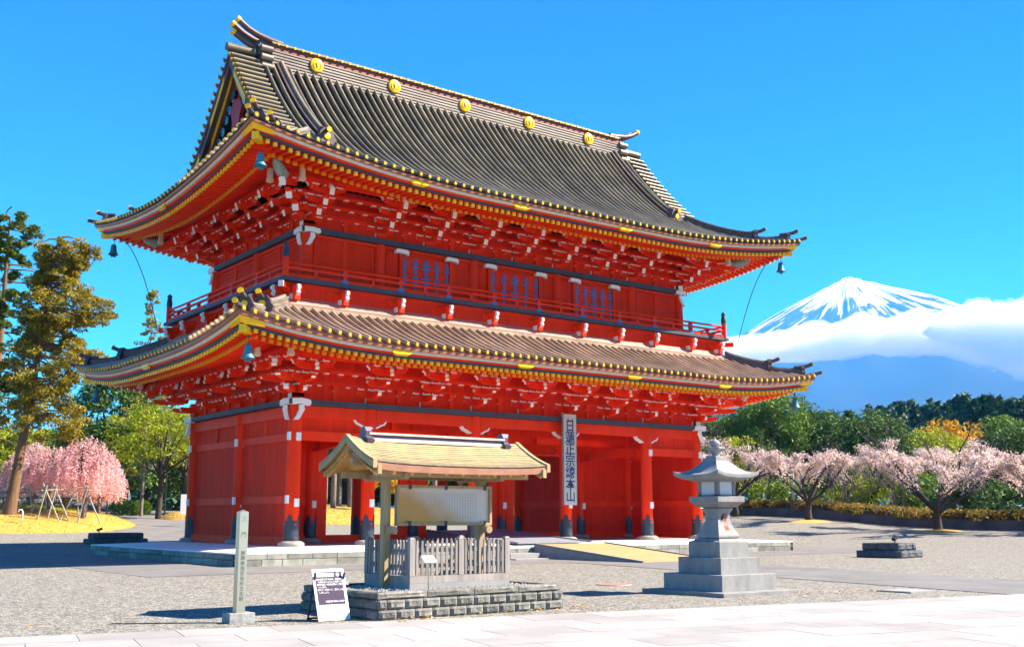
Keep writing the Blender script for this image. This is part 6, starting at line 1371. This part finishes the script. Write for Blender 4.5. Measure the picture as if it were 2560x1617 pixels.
# the far wooded slope: many conifers that read as one mass
rng = np.random.default_rng(5); C = []
def far_row(u0, u1, D0, D1, n, v0, v1, R_):
    for i in range(n):
        u = rng.uniform(u0, u1); D = rng.uniform(D0, D1); p = at(u, D); vt = v0 + (v1 - v0) * (u - u0) / (u1 - u0) + rng.uniform(-9, 16); zt = zat(u, vt, D); Hh = rng.uniform(12, 20) * R_ / 4; k = 230; f = rng.uniform(0, 1, k) ** .8; a = rng.uniform(0, 6.283, k); r_ = R_ * (1 - f) ** .7 * rng.uniform(.5, 1.05, k) + .3
        C.append(np.stack([p[0] + r_ * np.cos(a), p[1] + r_ * np.sin(a), zt - Hh * (1 - f)], 1))
far_row(2180, 2660, 330, 430, 110, 1010, 1000, 4.6); far_row(1700, 2200, 260, 340, 60, 1050, 1035, 4.6); far_row(2400, 2660, 300, 330, 30, 985, 1010, 4.2); far_row(2250, 2660, 260, 300, 50, 1075, 1065, 4.6); far_row(-200, 700, 200, 300, 110, 1090, 1060, 5)
o = put('far_forest', leaf_mesh('far_forest', np.concatenate(C), 1.15, 'lf_far', 3)); tag(o, 'far dark blue green forest closing the horizon', 'forest', None, 'stuff')
hl = MB(); hl.grid(lambda i, j: (lambda p, D: (p[0], p[1], zat(2400, 1120, D) - 6 + 9 * j))(at(1500 + 1400 * i, 330 + 260 * j), 330 + 260 * j), 20, 6); struct(hl.build('hill', 'lf_far'), 'wooded rise under the far forest')
# ------------------------------------------------------------------ small things beside the woods
def lamp_post(u, D, H, lab, arm=True):
    p = at(u, D); t_ = empty('street_lamp', None, (p[0], p[1], gz(*p))); t_.rotation_euler = (0, 0, vang); tag(t_, lab, 'lamp', 'old style lamps along the far path')
    b = MB(); b.tube([(0, 0, 0), (0, 0, .5), (0, 0, H)], [.09, .06, .05], 8); b.build('pole', 'lamp_black', t_)
    if arm: b = MB(); b.tube([(0, 0, H - .05), (.95, 0, H - .05)], .035, 6); b.tube([(0, 0, H - .5), (.5, 0, H - .08)], .025, 6); b.build('arm', 'lamp_black', t_)
    x = .8 if arm else 0; zz = H - .25 if arm else H + .6
    b = MB(); b.frus(x, 0, zz - .62, zz - .15, .12, .12, .19, .19); b.build('lantern_glass', 'lamp_glass', t_)
    b = MB(); b.frus(x, 0, zz - .149, zz + .02, .27, .27, .05, .05); b.build('cap', 'lamp_black', t_)
lamp_post(266, 84, 4.3, 'black lamp post with hanging lantern right of the pink cherry'); lamp_post(352, 96, 4.7, 'black lamp post with hanging lantern in front of the maple', True); lamp_post(411, 96, 6.2, 'tall dark pole lamp left of the shaded gate wall', False)
p = at(470, 82); b = MB(); t_ = empty('notice_sign', None, (p[0], p[1], gz(*p))); tag(t_, 'small notice panel on legs peeking out behind the gate column', 'sign'); t_.rotation_euler = (0, 0, vang)
b.box(-.55, .55, -.03, .03, .9, 2.3); b.build('panel', 'panel_white', t_); b = MB(); b.box(-.5, -.42, -.04, .04, 0, .9); b.box(.42, .5, -.04, .04, 0, .9); b.build('leg_frame', 'galvanised', t_)
# far steps with rails, stone wall
p = at(205, 104); t_ = empty('stone_steps', None, (p[0], p[1], gz(*p) - .1)); t_.rotation_euler = (0, 0, vang); tag(t_, 'broad stone steps with metal handrails behind the cherries', 'steps')
for i in range(6): b = MB(); b.box(-4.2, 4.2, i * .4, i * .4 + .8, i * .17, i * .17 + .17); b.build('step', 'granite_dark', t_)
for x in (-1.4, 1.4, 4.0):
    b = MB(); b.tube([(x, -.2, .9), (x, 2.4, 2.0)], .04, 6); b.tube([(x, -.2, .5), (x, 2.4, 1.6)], .03, 6)
    for k in range(4): b.tube([(x, -.2 + k * .85, .05 + k * .34), (x, -.2 + k * .85, .9 + k * .36)], .035, 6)
    b.build('handrail', 'galvanised', t_)
p = at(-10, 100); t_ = empty('stone_wall', None, (p[0], p[1], gz(*p) - .2)); t_.rotation_euler = (0, 0, vang); tag(t_, 'dark dry stone wall behind the cedar trunk', 'wall')
b = MB(); b.box(-9, 5.4, .15, .9, 0, 3.1); b.build('core', 'wall_stone', t_)
rnd = random.Random(6); wsm = [lumpy(w, .42, .2, 40 + k, .04).mesh('stone', ['wall_stone']) for k, w in enumerate((.55, .7, .85, .6))]
for j in range(7):
    x = -4.5 + (.3 if j % 2 else 0)
    while x < 5.2: k = rnd.randrange(4); put('stone', wsm[k], t_, (x, 0, .02 + j * .43)); x += (.55, .7, .85, .6)[k] + .02
p = at(56, 75.5); b = MB(); b.tube([(0, 0, 0), (0, 0, .5), (-.05, 0, .62), (-.2, 0, .64), (-.26, 0, .5)], .05, 8); o = b.build('water_pipe', 'panel_white', None, (p[0], p[1], gz(*p) + .72)); o.rotation_euler = (0, 0, vang); tag(o, 'small white bent water pipe on the grass mound', 'pipe')
# wooden signboard on a pole, parked car
p = at(1948, 96); t_ = empty('road_signboard', None, (p[0], p[1], gz(*p))); t_.rotation_euler = (0, 0, vang - .25); tag(t_, 'brown wooden signboard on a grey pole behind the cherries', 'sign')
zb = zat(1948, 1192, 96) - gz(*p)
b = MB(); b.box(-.75, .75, -.05, .05, zb, zb + 1.75); b.build('board', 'board_brown', t_)
for z in (zb + .35, zb + .9, zb + 1.45): b = MB(); b.box(-.8, .8, -.10, -.055, z - .06, z + .06); b.build('batten', 'bark_dark', t_)
b = MB(); b.tube([(1.35, 0, 0), (1.35, 0, zb + 1.6)], .13, 10); b.tube([(-.75, -.12, zb + 1.1), (1.35, -.12, zb + 1.1)], .05, 6); b.tube([(-.75, -.12, zb + .2), (1.35, -.12, zb + .2)], .05, 6); b.build('pole', 'galvanised', t_)
p = at(1958, 104); t_ = empty('parked_car', None, (p[0], p[1], gz(*p) + .35)); t_.rotation_euler = (0, 0, vang); tag(t_, 'white parked car with only its roof showing above the hedge', 'car')
pr = [(-2.1, .25), (-2.1, .7), (-1.9, .95), (-1.2, 1.0), (-.7, 1.42), (.9, 1.45), (1.5, 1.0), (2.05, .9), (2.15, .6), (2.1, .25)]
b = MB(); b.prism(pr, -.82, .82, 'y'); b.build('body', 'car_white', t_)
b = MB(); b.prism([(-1.05, 1.02), (-.62, 1.37), (.82, 1.40), (1.3, 1.02)], -.835, .835, 'y'); b.build('side_window', 'car_glass', t_)
for x in (-1.3, 1.3):
    for y in (-.80, .80): b = MB(); b.tube([(x, y - .1, .31), (x, y + .1, .31)], .31, 16); w_ = b.build('wheel', 'rubber', t_)

# fallen leaves and little weeds on the gravel and by the planter
rnd = random.Random(9); b = MB()
for i in range(90):
    x, y = rnd.choice(((rnd.uniform(-9.8, -5.4), -23.85 - rnd.uniform(0, .5)), (rnd.uniform(-1.6, 3), -24.1 - rnd.uniform(-.2, .9)), (rnd.uniform(-16, 8), rnd.uniform(-22, -12)))); a = rnd.uniform(0, 6.28); s_ = rnd.uniform(.025, .06); z = GZ + .03
    b.add([(x + s_ * math.cos(a), y + s_ * math.sin(a), z), (x - s_ * .6 * math.sin(a), y + s_ * .6 * math.cos(a), z + .02), (x - s_ * math.cos(a), y - s_ * math.sin(a), z), (x + s_ * .6 * math.sin(a), y - s_ * .6 * math.cos(a), z + .012)], [(0, 1, 2, 3)])
tag(b.build('leaf_litter', 'wood_orange'), 'scattered dry leaves on the gravel', 'leaves', None, 'stuff')

# grass blades standing on the mound and the bank
def on_mound(cx, cy, a, b_, h, ang, pw, n, rng, r0=0.0, r1=1.0, sink=.05):
    r_ = np.sqrt(rng.uniform(r0 * r0, r1 * r1, n)); t_ = rng.uniform(0, 6.283, n); lx, ly = a * r_ * np.cos(t_), b_ * r_ * np.sin(t_); x, y = cx + lx * math.cos(ang) - ly * math.sin(ang), cy + lx * math.sin(ang) + ly * math.cos(ang)
    return np.array([(p_, q_, gz(p_, q_) - sink + (h + sink) * (1 - k_ ** pw) + .03) for p_, q_, k_ in zip(x, y, r_)])
rng = np.random.default_rng(44)
o = put('dry_grass', leaf_mesh('dry_grass', np.concatenate([on_mound(pm_[0], pm_[1], 9.1, 10.6, 1.15, vang, 3.2, 15000, rng, .3, 1.01), on_mound(pm3[0], pm3[1], 1.8, 1.6, .6, vang, 2.4, 1500, rng)]), .055, 'lf_dry', 5, 0, 2.2)); tag(o, 'dry golden grass on the mound', 'grass', None, 'stuff')
o = put('moss_grass', leaf_mesh('moss_grass', on_mound(pm2[0], pm2[1], 7.6, 8.6, 1.20, vang, 4, 9000, rng, 0, .97, .35), .06, 'lf_moss', 6, 0, 2.2)); tag(o, 'short green grass under the pink cherries', 'grass', None, 'stuff')
C = []
for k in range(9000):
    i, j = rng.uniform(0, 1), rng.uniform(-.02, .45); x, y = 15 + 37 * i, 36.5 + 16 * j + .8 * math.sin(i * 9); C.append((x, y, gz(x, y) + max(0, -.1 + .95 * sm01(0, .3, j) + .25 * j) + .03))
o = put('dry_grass', leaf_mesh('dry_grass', C, .07, 'lf_dry', 8, 0, 2.2)); tag(o, 'dry golden grass on the bank behind the gate', 'grass', None, 'stuff')
# ------------------------------------------------------------------ the snow mountain, the cloud bank, the air
FD = 14000.0; fp = at(2152, FD); fz = zat(2152, 688, FD)
def fuji_material():
    m = bpy.data.materials.new('snow_and_rock'); m.use_nodes = True; nt = m.node_tree; b = nt.nodes['Principled BSDF']; b.inputs['Roughness'].default_value = .9; b.inputs['Specular IOR Level'].default_value = .1
    N = nt.nodes.new; L = nt.links.new
    tc = N('ShaderNodeTexCoord'); sx = N('ShaderNodeSeparateXYZ'); L(tc.outputs['Object'], sx.inputs[0])
    at2 = N('ShaderNodeMath'); at2.operation = 'ARCTAN2'; L(sx.outputs['Y'], at2.inputs[0]); L(sx.outputs['X'], at2.inputs[1])
    r2 = N('ShaderNodeVectorMath'); r2.operation = 'LENGTH'; cx = N('ShaderNodeCombineXYZ'); L(sx.outputs['X'], cx.inputs[0]); L(sx.outputs['Y'], cx.inputs[1]); L(cx.outputs[0], r2.inputs[0])
    cb = N('ShaderNodeCombineXYZ'); ma = N('ShaderNodeMath'); ma.operation = 'MULTIPLY'; ma.inputs[1].default_value = 30; L(at2.outputs[0], ma.inputs[0]); mb_ = N('ShaderNodeMath'); mb_.operation = 'MULTIPLY'; mb_.inputs[1].default_value = .0012; L(r2.outputs['Value'], mb_.inputs[0]); L(ma.outputs[0], cb.inputs[0]); L(mb_.outputs[0], cb.inputs[1])
    n = N('ShaderNodeTexNoise'); n.inputs['Scale'].default_value = 1.0; n.inputs['Detail'].default_value = 7; n.inputs['Roughness'].default_value = .65; L(cb.outputs[0], n.inputs['Vector'])
    n2 = N('ShaderNodeTexNoise'); n2.inputs['Scale'].default_value = .0022; n2.inputs['Detail'].default_value = 6; L(tc.outputs['Object'], n2.inputs['Vector'])
    mx = N('ShaderNodeMath'); mx.operation = 'MULTIPLY_ADD'; mx.inputs[1].default_value = .35; L(n2.outputs['Fac'], mx.inputs[0]); L(n.outputs['Fac'], mx.inputs[2])
    hz = N('ShaderNodeMapRange'); hz.inputs[1].default_value = 1250; hz.inputs[2].default_value = 3150; hz.inputs[3].default_value = -.22; hz.inputs[4].default_value = .26; L(sx.outputs['Z'], hz.inputs[0])
    ad = N('ShaderNodeMath'); ad.operation = 'ADD'; L(mx.outputs[0], ad.inputs[0]); L(hz.outputs[0], ad.inputs[1])
    rp = N('ShaderNodeValToRGB'); e = rp.color_ramp.elements; e[0].position = .735; e[0].color = (.014, .022, .026, 1); e[1].position = .79; e[1].color = (.88, .89, .90, 1); L(ad.outputs[0], rp.inputs[0]); L(rp.outputs[0], b.inputs['Base Color'])
    MATS['snow_and_rock'] = m
fuji_material()
mb = MB(); NU, NV = 220, 90
LFT = Vector((-_r.x, -_r.y, 0)); la = math.atan2(LFT.y, LFT.x)
def F(i, j):
    a = 2 * math.pi * i; r_ = 9000 * j ** 1.5 + 10 * j; k = 1 + .20 * math.cos(a - la)
    h = fz * max(0, 1 - r_ * k / 10500.0) ** 1.75
    if r_ < 330: h = fz * max(0, 1 - 330 * k / 10500.0) ** 1.75 + (fz - fz * max(0, 1 - 330 * k / 10500.0) ** 1.75) * .85 * (1 - r_ / 330) + 34 * mnoise.noise((math.cos(a) * 3, math.sin(a) * 3, r_ * .01))
    g_ = mnoise.noise((math.cos(a) * 9, math.sin(a) * 9, r_ * .0006)) * 70 + mnoise.noise((math.cos(a) * 26, math.sin(a) * 26, r_ * .0012)) * 34
    h += g_ * min(1, r_ / 1200) * (1 if r_ < 6000 else .4)
    return (r_ * math.cos(a), r_ * math.sin(a), h)
mb.grid(F, NU, NV); o = mb.build('mountain', 'snow_and_rock', None, (fp[0], fp[1], 0)); struct(o, 'snow streaked volcano cone rising above the cloud bank')
# haze: one box of even air round everything
hz_ = MB(); hz_.box(-23500, 24500, -23500, 24500, -60, fz + 400); ho = hz_.build('haze', 'white'); tag(ho, 'thin blue haze in the air towards the mountain', 'haze', None, 'stuff')
m = bpy.data.materials.new('haze_air'); m.use_nodes = True; nt = m.node_tree; nt.nodes.clear(); out = nt.nodes.new('ShaderNodeOutputMaterial'); pv = nt.nodes.new('ShaderNodeVolumePrincipled')
pv.inputs['Color'].default_value = (.05, .34, 1.0, 1); pv.inputs['Absorption Color'].default_value = (1, 1, 1, 1); pv.inputs['Density'].default_value = 8.0e-5; pv.inputs['Anisotropy'].default_value = 0.0; nt.links.new(pv.outputs[0], out.inputs['Volume']); ho.data.materials[0] = m
# cloud bank in front of the mountain: one soft body of mist
CD = 8600.0
def cloud(name, lab, u0, u1, prof, depth, dens, seed, nu=260, nw=40):
    mb = MB()
    def lump(s_, w_, q):
        x = s_ * (9 if name == 'cloud_bank' else 6) + seed; return .55 * mnoise.noise((x, w_ * 2.2, q)) + .32 * mnoise.noise((x * 2.3, w_ * 4.5, q + 5)) + .18 * mnoise.noise((x * 5.1, w_ * 9, q + 9)) + .1 * mnoise.noise((x * 11, w_ * 15, q + 9))
    def mid(s_):
        for (a, ta, ba), (c, tc_, bc) in zip(prof, prof[1:]):
            if a <= s_ <= c: f = sm01(a, c, s_); return ta + (tc_ - ta) * f, ba + (bc - ba) * f
    V = []
    for j in range(nw + 1):
        w_ = -1 + 2 * j / nw
        for i in range(nu + 1):
            s_ = i / nu; u = u0 + (u1 - u0) * s_; D = CD - (700 if name == 'cloud_puff' else 0) + depth * w_; p = at(u, D); t_, b_ = mid(s_); zt, zb = zat(u, t_, CD), zat(u, b_, CD); zm = zb + (zt - zb) * .35
            e = max(0, 1 - w_ * w_) ** .5 * min(1, sm01(0, .06, s_), sm01(1, .96, s_))
            V.append((p[0], p[1], zm + (zt - zm) * e * (1 + 1.0 * lump(s_, w_, 1)), zm - (zm - zb) * e * (1 + .85 * lump(s_, w_, 7))))
    n = len(V); W = nu + 1; mb.add([(x, y, zt) for x, y, zt, zb in V] + [(x, y, min(zb, zt - 2)) for x, y, zt, zb in V],
        [(j * W + i, j * W + i + 1, (j + 1) * W + i + 1, (j + 1) * W + i) for j in range(nw) for i in range(nu)] + [(n + j * W + i, n + (j + 1) * W + i, n + (j + 1) * W + i + 1, n + j * W + i + 1) for j in range(nw) for i in range(nu)] +
        [(i, n + i, n + i + 1, i + 1) for i in range(nu)] + [(nw * W + i, nw * W + i + 1, n + nw * W + i + 1, n + nw * W + i) for i in range(nu)] +
        [(j * W, (j + 1) * W, n + (j + 1) * W, n + j * W) for j in range(nw)] + [(j * W + nu, n + j * W + nu, n + (j + 1) * W + nu, (j + 1) * W + nu) for j in range(nw)])
    m = bpy.data.materials.new('cloud_mist'); m.use_nodes = True; nt = m.node_tree; nt.nodes.clear(); out = nt.nodes.new('ShaderNodeOutputMaterial'); sc_ = nt.nodes.new('ShaderNodeVolumeScatter'); sc_.inputs['Color'].default_value = (1, 1, 1, 1); sc_.inputs['Density'].default_value = dens; nt.links.new(sc_.outputs[0], out.inputs['Volume'])
    MATS[name] = m; return tag(mb.build(name, name), lab, 'cloud', None, 'stuff')
cloud('cloud_bank', 'long bright white cloud bank across the middle of the mountain', 1690, 3000, [(0, 880, 900), (.12, 850, 905), (.3, 818, 900), (.40, 795, 885), (.52, 780, 885), (.62, 768, 920), (.75, 758, 945), (1, 760, 930)], 230, .012, 3.3)
cloud('cloud_puff', 'bright billowing cloud heap at the right edge below the mountain flank', 2330, 3000, [(0, 850, 880), (.12, 822, 900), (.3, 800, 930), (.6, 790, 955), (1, 800, 940)], 150, .016, 11.7, 200, 30)
bake_texts()
